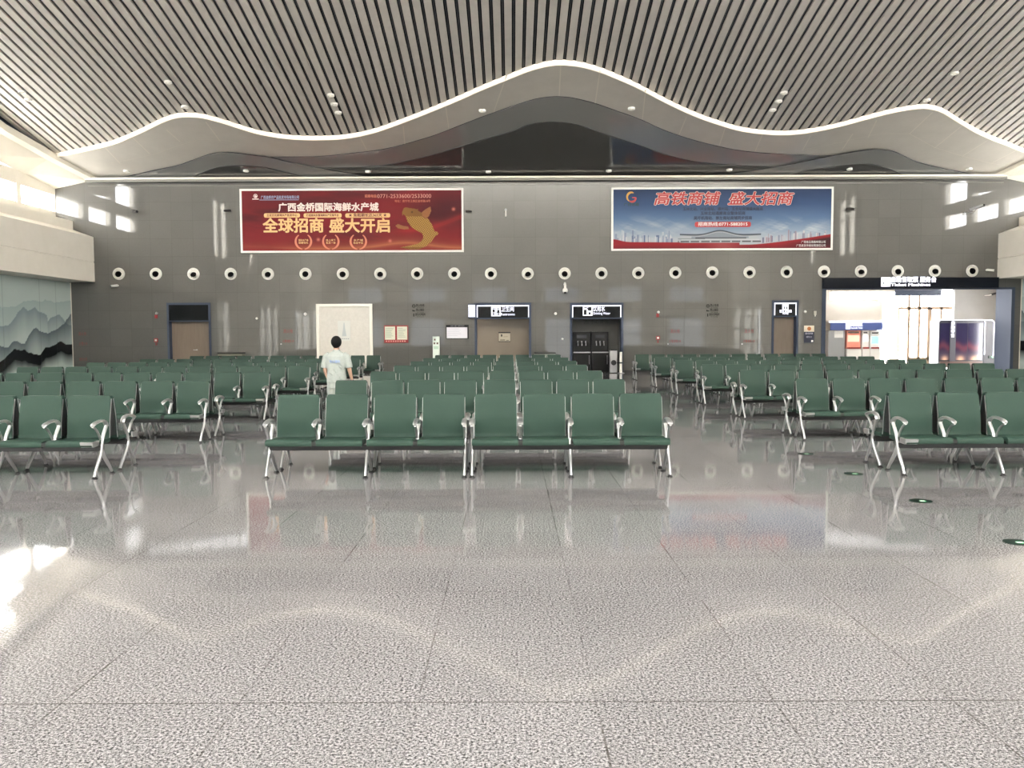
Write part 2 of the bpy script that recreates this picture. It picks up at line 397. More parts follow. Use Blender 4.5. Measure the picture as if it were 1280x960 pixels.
# side walls: lower wall, white bulkhead, clerestory windows, sloped white band up to the ceiling
PANES = [(33.6, 36.05), (31.0, 33.3), (28.4, 30.6)]
SLITS = [(16.3, 17.0), (14.7, 15.5), (9.0, 9.6)]     # tall narrow upper windows nearer the camera
def side(sgn, name):
    mx = lambda xl: xl if sgn < 0 else 3.0 - xl     # mirror about the hall axis x = 1.5
    prof = [(-20.3, 7.02), (-19.75, 7.05), (-19.75, 6.76), (-19.02, 6.68), (-19.02, 6.3), (-18.15, 5.98), (-18.15, 4.93), (-18.18, 4.915), (-18.18, 4.895), (-18.15, 4.88), (-18.15, 4.04), (-20.3, 4.04)]
    w = MB(); w.prism(prof, lambda p: (mx(p[0]), D, p[1]), lambda p: (mx(p[0]), 17.0, p[1]))
    struct(w.build('trim_10' if sgn < 0 else 'trim_11', M_white))
    s_ = MB()
    s_.box(mx(-19.27), mx(-20.3), 18, D, 0, 4.04)
    # piers and spandrels of the clerestory
    X0_, X1_ = mx(-19.75), mx(-20.1)
    s_.box(X0_, X1_, 28, D, 7.78, 8.34); s_.box(X0_, X1_, 28, D, 9.45, 9.7); s_.box(X0_, X1_, FY0, 17.0, 4.0, 7.05)
    prev = D
    for (a, b) in PANES:
        s_.box(mx(-19.745), X1_, b, prev, 7.05, 9.45); prev = a
    s_.box(mx(-19.745), X1_, 17.2, prev, 7.05, 9.45); prev = 17.2
    for (a, b) in SLITS:
        s_.box(X0_, X1_, b, prev, 7.05, 11.8); s_.box(X0_, X1_, a, b, 10.8, 11.8); prev = a
    s_.box(X0_, X1_, FY0, prev, 7.05, 11.8)
    wbz = lambda Y: 1.84 + .1825*(72.2-Y)      # sill of an unseen sloping window strip added to light the bulkheads
    s_.add([(X0_, 28, 9.45), (X0_, 17.2, 9.45), (X0_, 17.2, 11.8), (X0_, FY0, 11.8), (X0_, FY0, wbz(FY0)), (X0_, 28, wbz(28))], [(0,1,2,3,4,5)])
    s_.add([(X0_, 31.3, 9.4), (X0_, 28, 9.4), (X0_, 28, zc(28, 8.8)), (X0_, 31.3, zc(31.3, 8.8))], [(0,1,2,3)])
    upw = [(mx(-19.9), 28, wbz(28)), (mx(-19.9), FY0, wbz(FY0)), (mx(-19.9), FY0, zc(FY0, 8.7)), (mx(-19.9), 28, zc(28, 8.7))]
    # lower glazing bays towards the camera
    y = 18.0
    bays = [(16.2, 17.0), (14.6, 15.6), (6.2, 7.2), (4.4, 5.6), (2.4, 3.6), (-5.5, -3.5), (-8.5, -6.5), (-12, -10)]
    for a, b in bays: s_.box(X0_, X1_, b, y, 0, 4.0); y = a
    s_.box(X0_, X1_, FY0, y, 0, 4.0)
    struct(s_.build('wall_'+name, M_white))
    i0 = 1 if sgn < 0 else 41
    fr = MB(); gl = MB()
    for a, b in PANES:
        for z0, z1 in ((7.05, 7.78), (8.34, 9.45)):
            gl.add([(mx(-19.9), a, z0), (mx(-19.9), b, z0), (mx(-19.9), b, z1), (mx(-19.9), a, z1)], [(0,1,2,3)])
            for yy in (a, b-.05): fr.box(mx(-19.8), mx(-19.92), yy, yy+.05, z0, z1)
            fr.box(mx(-19.8), mx(-19.92), a, b, z0, z0+.04)
    gl.add(upw, [(0,1,2,3)])
    for q in range(15): yy = 27.9-q*2.98; fr.box(mx(-19.8), mx(-19.95), yy-.04, yy+.04, wbz(yy), zc(yy, 8.7))
    for a, b in SLITS:
        gl.add([(mx(-19.9), a, 7.05), (mx(-19.9), b, 7.05), (mx(-19.9), b, 10.8), (mx(-19.9), a, 10.8)], [(0,1,2,3)])
        for zz in (7.05, 8.2, 9.4, 10.75): fr.box(mx(-19.8), mx(-19.95), a, b, zz, zz+.06)
    gb = MB()
    for a, b in bays:
        gb.add([(mx(-19.9), a, 0), (mx(-19.9), b, 0), (mx(-19.9), b, 4), (mx(-19.9), a, 4)], [(0,1,2,3)])
        fr.box(mx(-19.8), mx(-19.95), a, b, 2.3, 2.38); fr.box(mx(-19.8), mx(-19.95), a, b, 1.0, 1.06); fr.box(mx(-19.8), mx(-19.95), (a+b)/2-.03, (a+b)/2+.03, 0, 4)
    wo = struct(fr.build('window_1' if sgn < 0 else 'window_2', M_plastic)); gl.build('pane', M_glass, wo); gb.build('pane', M_tint2, wo)
    # ceiling edge trim and the sloped white band above the windows
    tp = [(-18.14, D, 8.40), (-18.75, 33.9, 8.88), (-19.1, 31.3, 9.35), (-19.1, YF, 9.35 + .231*(31.3-YF))]
    hd = [(-19.75, D, 8.06), (-19.75, 33.9, 8.27), (-19.75, 31.3, 8.5), (-19.75, YF, 12.4)]
    b_ = MB(); n = 4
    vs = [(mx(p[0]), p[1], p[2]) for p in tp] + [(mx(p[0]), p[1], p[2]) for p in hd]
    vs = [(mx(p[0]), p[1], p[2]) for p in tp[:3]] + [(mx(p[0]), p[1], p[2]) for p in hd[:3]]
    b_.add(vs, [(i, i+1, 3+i+1, 3+i) for i in range(2)])
    struct(b_.build('trim_12' if sgn < 0 else 'trim_13', M_white))
    t_ = MB()
    for p, q in zip(tp[:-1], tp[1:]):
        v8 = []
        for r_ in (p, q):
            for dx, dz in ((-.02, -.08), (.24, -.02), (.24, .25), (-.02, .25)): v8.append((mx(r_[0]+dx), r_[1], r_[2]+dz))
        t_.add(v8, [(0,1,5,4),(1,2,6,5),(2,3,7,6),(3,0,4,7),(0,3,2,1),(4,5,6,7)])
    cl = MB()
    vs = [(mx(p[0]+.1), p[1], p[2]+.15) for p in tp] + [(mx(p[0]+.1), p[1], zc(p[1], ZS)+.12) for p in tp]
    cl.add(vs, [(i, i+1, 4+i+1, 4+i) for i in range(3)])
    struct(cl.build('gap_shade_left' if sgn < 0 else 'gap_shade_right', M_void))  # added dark sheet: closes the gap above the trim, colour stands for its shade
    struct(t_.build('trim_14' if sgn < 0 else 'trim_15', M_cream))
side(-1, 'left'); side(1, 'right')
# unseen roof light added over the rear to brighten floor and bench fronts
gr = MB(); gr.add([(-21, FY0, zc(FY0, 8.9)), (25, FY0, zc(FY0, 8.9)), (25, YF, zc(YF, 8.9)), (-21, YF, zc(YF, 8.9))], [(0,1,2,3)])
rb = MB()
for k in range(24): xx = -21+k*2; rb.box(xx-.06, xx+.06, FY0, YF, zc(FY0, 8.9)-.1, zc(FY0, 8.9)+.05)
wo4 = struct(rb.build('added_window_4', M_plastic)); gr.build('pane', M_glass, wo4)
# rear wall of the hall (behind the camera) with tall windows
rw = MB(); gx = [(-17, -13.5), (-10.5, -7), (-4, -.5), (3.5, 7), (10, 13.5), (16.5, 20)]
x = -21
for a, b in gx: rw.box(x, a, FY0-.3, FY0, 0, 21); x = b
rw.box(x, 25, FY0-.3, FY0, 0, 21)
rfr = MB(); rg = MB()
for a, b in gx:
    rw.box(a, b, FY0-.3, FY0, 3.4, 5.2); rw.box(a, b, FY0-.3, FY0, 6.6, 21)
    for z0, z1 in ((0, 3.4), (5.2, 6.6)):
        rg.add([(a, FY0-.15, z0), (b, FY0-.15, z0), (b, FY0-.15, z1), (a, FY0-.15, z1)], [(0,1,2,3)])
        for kx in range(4): xx = a+(b-a)*kx/3; rfr.box(xx-.04, xx+.04, FY0-.2, FY0-.05, z0, z1)
        rfr.box(a, b, FY0-.2, FY0-.05, (z0+z1)/2-.04, (z0+z1)/2+.04)
struct(rw.build('wall_rear', M_white)); ro_ = struct(rfr.build('window_3', M_plastic)); rg.build('pane', M_tint, ro_)

def portal(name, loc, rot, sx, sy):
    l = bpy.data.lights.new(name, 'AREA'); l.shape = 'RECTANGLE'; l.size = sx; l.size_y = sy; l.energy = 1
    l.cycles.is_portal = True
    o = bpy.data.objects.new(name, l); COL.objects.link(o); o.location = loc; o.rotation_euler = rot
portal('daylight_portal', (-20.05, 32.2, 8.2), (0, -math.pi/2, 0), 2.6, 8)
portal('daylight_portal', (23.05, 32.2, 8.2), (0, math.pi/2, 0), 2.6, 8)
portal('daylight_portal', (-20.05, 2, 2), (0, -math.pi/2, 0), 4, 30)
portal('daylight_portal', (23.05, 2, 2), (0, math.pi/2, 0), 4, 30)
portal('daylight_portal', (1.5, FY0-.25, 3.3), (math.pi/2, 0, 0), 38, 6.7)
portal('daylight_portal', (2, -11.5, 20.1), (0, 0, 0), 45, 5)
portal('daylight_portal', (-20.1, 7, 14.2), (0, -math.pi/2, 0), 11, 43)
portal('daylight_portal', (23.1, 7, 14.2), (0, math.pi/2, 0), 11, 43)

# ------------------------------------------------------------------ raster-painted flat artwork helper
def art(name, nx, nz, fpos, img, m, parent=None):
    """img: (nz+1, nx+1, 3) linear colours; fpos(u, v) -> world position, v from 0 at the bottom"""
    u, v = np.meshgrid(np.linspace(0, 1, nx+1), np.linspace(0, 1, nz+1))
    pts = fpos(u.ravel(), v.ravel())
    w = Vector((0, 0, 0)); p = parent
    while p is not None: w += p.location; p = p.parent
    pts = pts - np.array(w)
    idx = np.arange((nx+1)*(nz+1)).reshape(nz+1, nx+1)
    q = np.stack([idx[:-1, :-1], idx[:-1, 1:], idx[1:, 1:], idx[1:, :-1]], -1).reshape(-1, 4)
    me = bpy.data.meshes.new(name); me.vertices.add(len(pts)); me.vertices.foreach_set('co', pts.astype(np.float32).ravel())
    me.loops.add(q.size); me.loops.foreach_set('vertex_index', q.ravel().astype(np.int32))
    me.polygons.add(len(q)); me.polygons.foreach_set('loop_start', np.arange(0, q.size, 4, dtype=np.int32))
    me.update(calc_edges=True); me.validate()
    at = me.color_attributes.new('Col', 'FLOAT_COLOR', 'POINT')
    rgba = np.ones(((nx+1)*(nz+1), 4), np.float32); rgba[:, :3] = img.reshape(-1, 3); at.data.foreach_set('color', rgba.ravel())
    me.materials.append(m)
    o = bpy.data.objects.new(name, me); COL.objects.link(o)
    if parent is not None: o.parent = parent
    return o
L3_ = lambda c: np.array(lin(c))
def lay(img, mask, col): mask = np.clip(mask, 0, 1)[..., None]; img[:] = img*(1-mask) + L3_(col)*mask
def inpoly(X, Z, pts):
    r = np.zeros(X.shape, bool); n = len(pts)
    for i in range(n):
        (x1, y1), (x2, y2) = pts[i], pts[(i+1) % n]
        if y1 == y2: continue
        c = ((y1 > Z) != (y2 > Z)) & (X < (x2-x1)*(Z-y1)/(y2-y1)+x1); r ^= c
    return r
def smooth_noise(X, Z, fx, fz, seed):
    rs = np.random.RandomState(seed); out = np.zeros(X.shape)
    for o in range(4):
        for k in range(5):
            a, b, ph = rs.uniform(.4, 1)*fx*2**o, rs.uniform(.4, 1)*fz*2**o*rs.choice([-1, 1]), rs.uniform(0, 6.28)
            out += np.sin(X*a+Z*b+ph)/(5*1.7**o)
    return out

# ink-wash mountain mural on the left side wall (and its twin on the right)
XM = -19.21
def mural(side_):
    xm = XM if side_ < 0 else 22.22
    def mp(pts):      # crop coordinates of the photograph's mural -> (y, z) on the wall
        out = []
        for a, b in pts:
            p = onX(a/5.82, 330+b/5.82, XM); out.append((p.y, p.z))
        return sorted(out)
    y0, y1, z0, z1 = 18.0, D-.02, 0.02, 4.02
    nx, nz = 420, 120
    Y, Z = np.meshgrid(np.linspace(y0, y1, nx+1), np.linspace(z0, z1, nz+1))
    img = np.ones(Y.shape+(3,))*L3_((176, 190, 186))
    lay(img, .5+.5*smooth_noise(Y, Z, .6, 1.2, 3), (190, 203, 198))
    ridges = [(mp([(60,315),(130,300),(170,275),(240,262),(310,275),(330,258),(400,280),(480,270),(524,265)]), (146, 164, 165), .6, .6),
              (mp([(60,450),(95,410),(130,350),(175,312),(205,345),(255,312),(280,345),(340,370),(350,420),(365,395),(430,365),(460,400),(490,440),(524,450)]), (110, 126, 132), .5, .75),
              (mp([(-40,590),(0,595),(60,610),(90,570),(120,555),(155,580),(180,582),(210,520),(240,475),(265,462),(290,490),(350,505),(420,470),(470,430),(510,370),(524,352)]), (70, 84, 92), .6, .9),
              (mp([(-60,760),(30,690),(110,615),(150,630),(180,625),(210,645),(290,662),(330,610),(380,600),(440,560),(490,590),(524,585)]), (14, 18, 22), .55, 1.0)]
    rs = np.random.RandomState(5)
    for r, c, fade, al in ridges:
        ry = [p[0] for p in r]; rz = [p[1] for p in r]
        ext = np.linspace(y0, ry[0]-.6, 16)     # continue the range towards the camera
        ez = rz[0] + rs.uniform(-.5, .6, 16); ez[-1] = rz[0]
        hz = np.interp(Y, list(ext)+ry, list(ez)+rz) + smooth_noise(Y, Y*0, 9, 0, 11)*.025
        d = hz - Z
        m_ = (d > 0)*np.clip(1-np.maximum(d, 0)/(fade*2.2), 0, 1)**1.2*al if c[0] > 20 else (d > 0)*np.clip(1.7-np.maximum(d, 0)/fade, 0, 1)
        lay(img, m_, c)
    seam_ = np.abs(((D-Y)/1.22) % 1 - .5) > .492
    lay(img, seam_*.3, (90, 100, 100))
    f = lambda u, v: np.stack([np.full(u.shape, xm), y0+(y1-y0)*u, z0+(z1-z0)*v], 1)
    o = art('mural_panel', nx, nz, f, img, attr_mat('ink_mural_print', .12, .5))
    tag(o, 'pale blue-green ink-wash mountain mural on the '+('left' if side_ < 0 else 'right')+' side wall', 'mural')
    fr = MB(); fr.box(xm-.02*side_, xm+.03*side_, D-.05, D-.015, 0.02, 4.02); fr.build('edge_strip', M_cream, o)
    return o
mural(-1); mural(1)

# ------------------------------------------------------------------ waiting benches
SEATP = .585
def ext_x(poly, x0, x1, mb=None, mi=0):
    mb = mb or MB(); return mb.prism(poly, lambda p: (x0, p[0], p[1]), lambda p: (x1, p[0], p[1]), mi)
def bez(p0, p1, p2, p3, n=7):
    out = []
    for i in range(n+1):
        t = i/n; a = (1-t)**3; b = 3*t*(1-t)**2; c = 3*t*t*(1-t); d = t**3
        out.append((a*p0[0]+b*p1[0]+c*p2[0]+d*p3[0], a*p0[1]+b*p1[1]+c*p2[1]+d*p3[1]))
    return out
def slab(curve, th):
    """thicken an open (y, z) curve to a closed outline"""
    n = len(curve); back = []
    for i, p in enumerate(curve):
        a = curve[max(i-1, 0)]; b = curve[min(i+1, n-1)]
        dx, dz = b[0]-a[0], b[1]-a[1]; L = math.hypot(dx, dz) or 1
        back.append((p[0]-dz/L*th, p[1]+dx/L*th))
    return curve + back[::-1]
def yz(path, x): return [(x, p[0], p[1]) for p in path]
SEAT_TOP = bez((-.035, .375), (-.045, .455), (.0, .45), (.06, .445), 6)[0:] + bez((.06, .445), (.2, .432), (.3, .42), (.41, .432), 6)[1:]
BACK_FRONT = bez((.395, .415), (.425, .47), (.405, .56), (.425, .66), 6) + bez((.425, .66), (.445, .76), (.47, .86), (.482, .935), 6)[1:]
def rounded_panel(curve, th, x0, x1, rc):
    """panel following a (y,z) curve, corners at the curve's end rounded across its width"""
    n = len(curve); vs = []; fs = []
    outline = slab(curve, th); front = outline[:n]; back = outline[n:][::-1]
    xs = []
    for i in range(n):
        ins = 0
        tail = sum(math.dist(curve[j], curve[j+1]) for j in range(i, n-1))
        if tail < rc: ins = rc - math.sqrt(max(rc*rc-(rc-tail)**2, 0))
        xs.append((x0+ins, x1-ins))
    for arr in (front, back):
        for p, (a, b) in zip(arr, xs): vs += [(a, p[0], p[1]), (b, p[0], p[1])]
    o = 2*n
    for i in range(n-1):
        fs += [(2*i, 2*i+1, 2*i+3, 2*i+2), (o+2*i, o+2*i+2, o+2*i+3, o+2*i+1), (2*i, 2*i+2, o+2*i+2, o+2*i), (2*i+1, o+2*i+1, o+2*i+3, 2*i+3)]
    fs += [(0, o, o+1, 1), (2*n-2, 2*n-1, o+2*n-1, o+2*n-2)]
    return MB().add(vs, fs)
def make_bench(bracket):
    root = thing('waiting_bench', (0, 0, 0), 'x', 'bench')
    W_ = SEATP*4
    for i in range(4):
        cx = -W_/2 + SEATP*(i+.5)
        st = ext_x(slab(SEAT_TOP, -.045), cx-.268, cx+.268).build('seat', M_seat, root, smooth=True, bevel=.006)
        ext_x([(.0, .36), (.38, .375), (.38, .388), (.0, .398)], cx-.25, cx+.25).build('seat_shell', M_shell, st)
        bk = rounded_panel(BACK_FRONT, -.028, cx-.252, cx+.252, .018).build('backrest', M_seat, root, smooth=True, bevel=.005)
        sh = [(p[0]+.0285, p[1]) for p in BACK_FRONT[1:-1]]
        ext_x(sh + [(.516, sh[-1][1]), (.516, sh[0][1])], cx-.243, cx+.243).build('back_shell', M_shell, bk)
        for sx in (-1, 1):
            MB().tube([(cx+sx*.2545, p[0]+.019, p[1]) for p in BACK_FRONT[:-1]], .0095, n=6, flat=.35).build('edge_trim', M_alu, bk, smooth=True)
    MB().box(-W_/2+.02, W_/2-.02, .15, .235, .300, .365).build('beam', M_beam, root, bevel=.008)
    ARM = bez((.316, .585), (.31, .66), (.20, .668), (.10, .652), 6) + bez((.10, .652), (.04, .642), (.0, .63), (-.012, .612), 4)[1:]
    RET = bez((-.008, .606), (.045, .595), (.11, .55), (.165, .44), 6)
    POST = bez((.316, .60), (.29, .54), (.225, .50), (.19, .38), 6)
    for i in range(5):
        x = -W_/2 + SEATP*i + (.022 if i == 0 else -.022 if i == 4 else 0)
        a = MB(); a.tube(yz(ARM, x), [.017]+[.018]*(len(ARM)-2)+[.012], n=10, flat=1.7); a.tube(yz(RET, x), .012, n=8, flat=1.2); a.tube(yz(POST, x), .019, n=10, flat=1.1)
        if i in (1, 3): a.tube(yz([(.19, .39), (.185, .345)], x), .02, n=8)
        a.build('armrest', M_alu, root, smooth=True)
        if i in (0, 2, 4):
            g = MB()
            g.tube(yz(bez((.20, .40), (.172, .34), (.185, .29), (.13, .22), 5) + bez((.13, .22), (.07, .14), (.03, .09), (.004, .022), 5)[1:], x), [.024]*6+[.022, .02, .019, .018, .018], n=10, flat=.85)
            g.tube(yz(bez((.178, .335), (.205, .27), (.25, .215), (.30, .16), 5) + bez((.30, .16), (.36, .095), (.40, .05), (.416, .022), 4)[1:], x), [.024]*6+[.022, .02, .019, .018], n=10, flat=.85)
            lg = g.build('leg', M_alu, root, smooth=True)
            for fy in (.002, .418):
                MB().lathe([(.034, 0), (.034, .008), (.022, .016), (.012, .03)], (x, fy, 0), n=14).build('foot_pad', M_rubber, lg, smooth=True)
        else:
            MB().box(x-.035, x+.035, -.03, .3, .375, .425).build('seat_joint', M_rubber, root, bevel=.008)
    if bracket:
        x = bracket*(W_/2-.004)
        br = MB(); br.prism([(-.052, .432), (.10, .442), (.10, .375), (-.02, .368), (-.04, .40)], lambda p: (x, p[0], p[1]), lambda p: (x-bracket*.155, p[0], p[1]))
        o = br.build('end_bracket', M_alu, root, bevel=.008); o['label'] = 'silver bracket on the aisle-end seat'
    return root
ROWS = [9.47, 12.72, 16.0, 19.3, 22.55, 25.85, 29.95]
PAIR = 1.04; BW = SEATP*4; BGAP = .045
BLOCKS = {'centre': [(-2.875+BW/2, 'left half'), (-2.875+BW*1.5+BGAP, 'right half')],
          'left': [(-4.82-BW*.5, 'next to the aisle'), (-4.82-BW*1.5-BGAP, 'second from the aisle'), (-4.82-BW*2.5-2*BGAP, 'farthest from the aisle')],
          'right': [(4.52+BW*.5, 'next to the aisle'), (4.52+BW*1.5+BGAP, 'second from the aisle'), (4.52+BW*2.5+2*BGAP, 'farthest from the aisle')]}
PROTO = {}
ROWN = ['front', 'second', 'third', 'fourth', 'fifth', 'sixth', 'rearmost']
def place_bench(kind, x, y, rz, label, group):
    if kind not in PROTO: o = PROTO[kind] = make_bench({'plain': 0, 'brl': -1, 'brr': 1}[kind])
    else: o = copy_tree(PROTO[kind])
    o.location = (x, y, 0); o.rotation_euler = (0, 0, rz)
    o['label'] = label; o['group'] = group
pending = []
for blk, lst in BLOCKS.items():
    for r, y0 in enumerate(ROWS):
        for j, (x, where) in enumerate(lst):
            lim = (y0+1.2)*.63
            if blk != 'centre' and min(abs(x-BW/2), abs(x+BW/2)) > lim: continue
            for back in (0, 1):
                lab = f"green bench facing the {'back wall' if back else 'camera'}, {ROWN[r]} row, {blk} block, {where}"
                kind = 'plain'
                if blk == 'left' and j == 0: kind = 'brr' if not back else 'brl'
                if blk == 'right' and j == 0: kind = 'brl' if not back else 'brr'
                pending.append((kind, x, y0 + (PAIR if back else 0), math.pi if back else 0, lab, f'green waiting benches in the {blk} block'))
for a in pending: place_bench(*a)


# ------------------------------------------------------------------ portals, doors and niches in the back wall
def wbox(mb, px0, px1, py0, py1, ya, yb, mi=0):     # box from a pixel rectangle on the wall plane
    x0, _ = W(px0, (py0+py1)/2); x1, _ = W(px1, (py0+py1)/2)
    _, z1 = W((px0+px1)/2, py0); _, z0 = W((px0+px1)/2, py1)
    return mb.box(x0, x1, ya, yb, z0, z1, mi)
def portal_frame(key, name, w=.075, depth=TH, proud=.03):
    a, b, t = rect[key]; m = MB()
    m.box(a-.02, a+w, D-proud, D+depth, 0, t+.02); m.box(b-w, b+.02, D-proud, D+depth, 0, t+.02); m.box(a+w, b-w, D-proud, D+depth, t-w, t+.02)
    return struct(m.build(name, M_bluemetal))
def sign_box(key, label, lit=True, h=.56, cat='sign', name='portal_sign', face=None):
    a, b, t = rect[key]; a += .075; b -= .075; t -= .075
    root = thing(name, (( a+b)/2, D, t-h), label, cat)
    MB().box(a, b, D-.02, D+.12, t-h, t).build('sign_face', face or M_black, root)
    MB().box(a, b, D-.03, D+.1, t-h-.05, t-h).build('bottom_rail', M_bluemetal, root)
    if lit:
        e = .055; m = MB(); m.box(a, b, D-.035, D-.02, t-e-.01, t-.01); m.box(a, a+e*.75, D-.035, D-.02, t-h+.02, t-e-.01); m.box(b-e*.75, b, D-.035, D-.02, t-h+.02, t-e-.01)
        m.build('light_border', M_led, root)
    return root
# store room door on the left
portal_frame('store', 'door_1'); a, b, t = rect['store']
sign_box('store', 'blank black sign panel over the brown door on the left', lit=False, h=.68)
d_ = bpy.data.objects['door_1']; MB().box(a+.075, b-.075, D+.25, D+.30, 0, t).build('leaf', M_wood, d_)
h_ = MB(); hx, hz = W(243.5, 437.5); h_.cyl((hx, D+.25, hz), (hx, D+.19, hz), .02); h_.tube([(hx, D+.19, hz), (hx-.14, D+.19, hz)], .014); h_.lathe([(.035, 0), (.035, .012)], (hx, D+.236, hz), 'y'); h_.build('lever_handle', M_alu, d_)
# restroom portal with its privacy wall and floor plan
portal_frame('restroom', 'trim_16'); a, b, t = rect['restroom']
struct(MB().box(a-1.2, b+1.2, D+1.3, D+1.4, 0, 3.6).build('wall_restroom', grain_mat('brown_grey_tile', (120, 109, 95), (126, 115, 101), .9, .25)))
struct(MB().box(a-1.2, b+1.2, D+TH, D+1.4, 3.3, 3.4).build('ceiling_restroom', M_white))
sg = sign_box('restroom', 'lit black restroom sign above the wide brown opening')
def icon_tile(x, z, s, parent, kind):
    MB().box(x-s/2, x+s/2, D-.034, D-.02, z-s/2, z+s/2).build('pictogram_tile', M_led, parent)
    m = MB(); y0, y1 = D-.042, D-.034
    if kind == 'wc':
        for sx in (-1, 1):
            cx = x+sx*s*.24; m.lathe([(s*.07, 0), (s*.07, .008)], (cx, y0, z+s*.3), 'y', 12)
            if sx < 0: m.box(cx-s*.12, cx+s*.12, y0, y1, z-.08*s, z+.2*s)
            else: m.prism([(cx-s*.06, z+.2*s), (cx+s*.06, z+.2*s), (cx+s*.16, z-.15*s), (cx-s*.16, z-.15*s)], lambda p: (p[0], y0, p[1]), lambda p: (p[0], y1, p[1]))
            for q in (-1, 1): m.box(cx+q*s*.06-s*.04, cx+q*s*.06+s*.04, y0, y1, z-.4*s, z-.1*s)
        m.box(x-.015, x+.015, y0, y1, z-s*.4, z+s*.4)
    elif kind == 'water':
        m.box(x-s*.4, x-s*.12, y0, y1, z-.4*s, z+.12*s); m.box(x+s*.05, x+s*.4, y0, y1, z+.02*s, z+.4*s); m.box(x+s*.1, x+s*.3, y0, y1, z-.38*s, z-.14*s)
        m.tube([(x-s*.35, y0, z+.36*s), (x, y0, z+.3*s), (x+.02, y0, z+.1*s)], s*.05, n=6)
    else:
        for q in (-1, 1): m.lathe([(s*.07, 0), (s*.07, .008)], (x+q*s*.2, y0, z+s*.12), 'y', 12); m.box(x+q*s*.2-s*.08, x+q*s*.2+s*.08, y0, y1, z-.3*s, z+.02*s)
    m.build('pictogram', M_black, parent)
ix, iz = W(620, 389.3); icon_tile(ix, iz, .42, sg, 'wc')
tx, tz = W(634.5, 386.5); text('卫生间', tx, tz, .27, M_led, sg, 'sign_lettering', D-.04, bold=.012, width=.55)
tx, tz = W(634.8, 393); text('Restrooms', tx, tz, .15, M_led, sg, 'sign_lettering', D-.04, bold=.008, width=.60)
px, pz = W(630.3, 421.3)
pl = thing('floor_plan_board', (px, D+1.28, pz-.22), 'small dark-edged floor plan board on the brown restroom wall', 'notice board')
MB().box(px-.27, px+.27, D+1.265, D+1.30, pz-.22, pz+.22).build('board', M_black, pl)
MB().box(px-.26, px+.26, D+1.255, D+1.266, pz-.19, pz+.17).build('plan_sheet', mat('beige_print', (176, 166, 146), .5), pl)
m = MB(); m.box(px-.16, px-.1, D+1.25, D+1.255, pz+.02, pz+.12); m.box(px-.2, px+.02, D+1.25, D+1.255, pz-.15, pz-.12); m.box(px+.08, px+.2, D+1.25, D+1.255, pz-.16, pz-.14); m.box(px-.05, px+.15, D+1.25, D+1.255, pz+.01, pz+.02)
m.build('plan_marking', M_black, pl)
# blade sign left of the restroom
bx, bz = W(590.5, 389)
bsn = thing('blade_sign', (bx, D-.1, bz-.3), 'small lit white blade sign projecting left of the restroom opening', 'sign')
MB().box(bx-.155, bx+.12, D-.42, D-.04, bz-.26, bz+.26).build('light_panel', M_led, bsn)
fm = MB(); fm.box(bx-.16, bx+.15, D-.45, D, bz+.26, bz+.31); fm.box(bx-.16, bx+.15, D-.45, D, bz-.31, bz-.26); fm.build('sign_frame', M_bluemetal, bsn)
m = MB()
for q in range(7): m.box(bx-.145, bx-.12+.02*(q % 2), D-.43, D-.42, bz-.2+q*.055, bz-.175+q*.055)
m.build('sign_lettering', M_navy, bsn)
# drinking water niche
portal_frame('water', 'trim_17'); a, b, t = rect['water']
NW = D+1.5
nm = MB(); nm.box(a-.3, b+.3, NW, NW+.1, 0, 3.3); nm.box(a-.4, a-.02, D+TH, NW, 0, 3.3); nm.box(b+.02, b+.4, D+TH, NW, 0, 3.3); nm.box(a-.4, b+.4, D+TH, NW, 3.2, 3.3)
struct(nm.build('wall_water', grain_mat('dark_niche_stone', (74, 74, 70), (82, 82, 78), 2, .4)))
sg = sign_box('water', 'lit black drinking water sign above the dark dispenser niche')
ix, iz = W(734.5, 388.7); icon_tile(ix, iz, .42, sg, 'water')
tx, tz = W(748.5, 386.3); text('饮用水', tx, tz, .27, M_led, sg, 'sign_lettering', D-.04, bold=.012, width=.53)
tx, tz = W(752, 391.8); text('Drinking Water', tx, tz, .15, M_led, sg, 'sign_lettering', D-.04, bold=.008, width=.74)
cs = tag(text('⚠ 小心烫伤', *[v*(NW-.02)/D if i == 0 else EYE+(v-EYE)*(NW-.02)/D for i, v in enumerate(W(745, 402.5))], .17, mat('dark_grey_vinyl', (36, 36, 36), .5), None, 'caution_lettering', NW-.012, width=1.1), 'dark caution lettering on the wall above the drinking water dispensers', 'lettering')
def dispenser(px0, px1, label):
    x0 = onY(px0, 430, D+.75).x; x1 = onY(px1, 430, D+.75).x; zt = 1.80; y0, y1 = D+.75, NW-.02
    r = thing('water_dispenser', ((x0+x1)/2, y1, 0), label, 'water dispenser', 'black water dispensers in the niche')
    MB().box(x0, x1, y0, y1, 0, .86).build('lower_cabinet', M_gloss_black, r, bevel=.015)
    MB().box(x0, x1, y0+.28, y1, .86, zt).build('upper_body', M_gloss_black, r, bevel=.02)
    MB().box(x0+.02, x1-.02, y0, y0+.3, .86, .90).build('drip_tray', M_steel, r)
    MB().box(x0+.18, x1-.18, y0+.268, y0+.285, 1.52, 1.66).build('display', mat('dim_display', (52, 54, 58), .2), r)
    for q in range(3):
        xx = x0+(x1-x0)*(.28+.22*q); tp = MB()
        tp.tube([(xx, y0+.29, 1.30), (xx, y0+.18, 1.32), (xx, y0+.14, 1.26), (xx, y0+.14, 1.18)], .022, n=8); tp.box(xx-.02, xx+.02, y0+.2, y0+.26, 1.32, 1.39)
        tp.build('tap', M_steel, r, smooth=True)
    MB().tube([(x1-.09, y0-.02, .35), (x1-.09, y0-.02, .75)], .012).build('door_handle', M_steel, r)
dispenser(716.5, 739, 'black water dispenser with three taps, left of the niche pair')
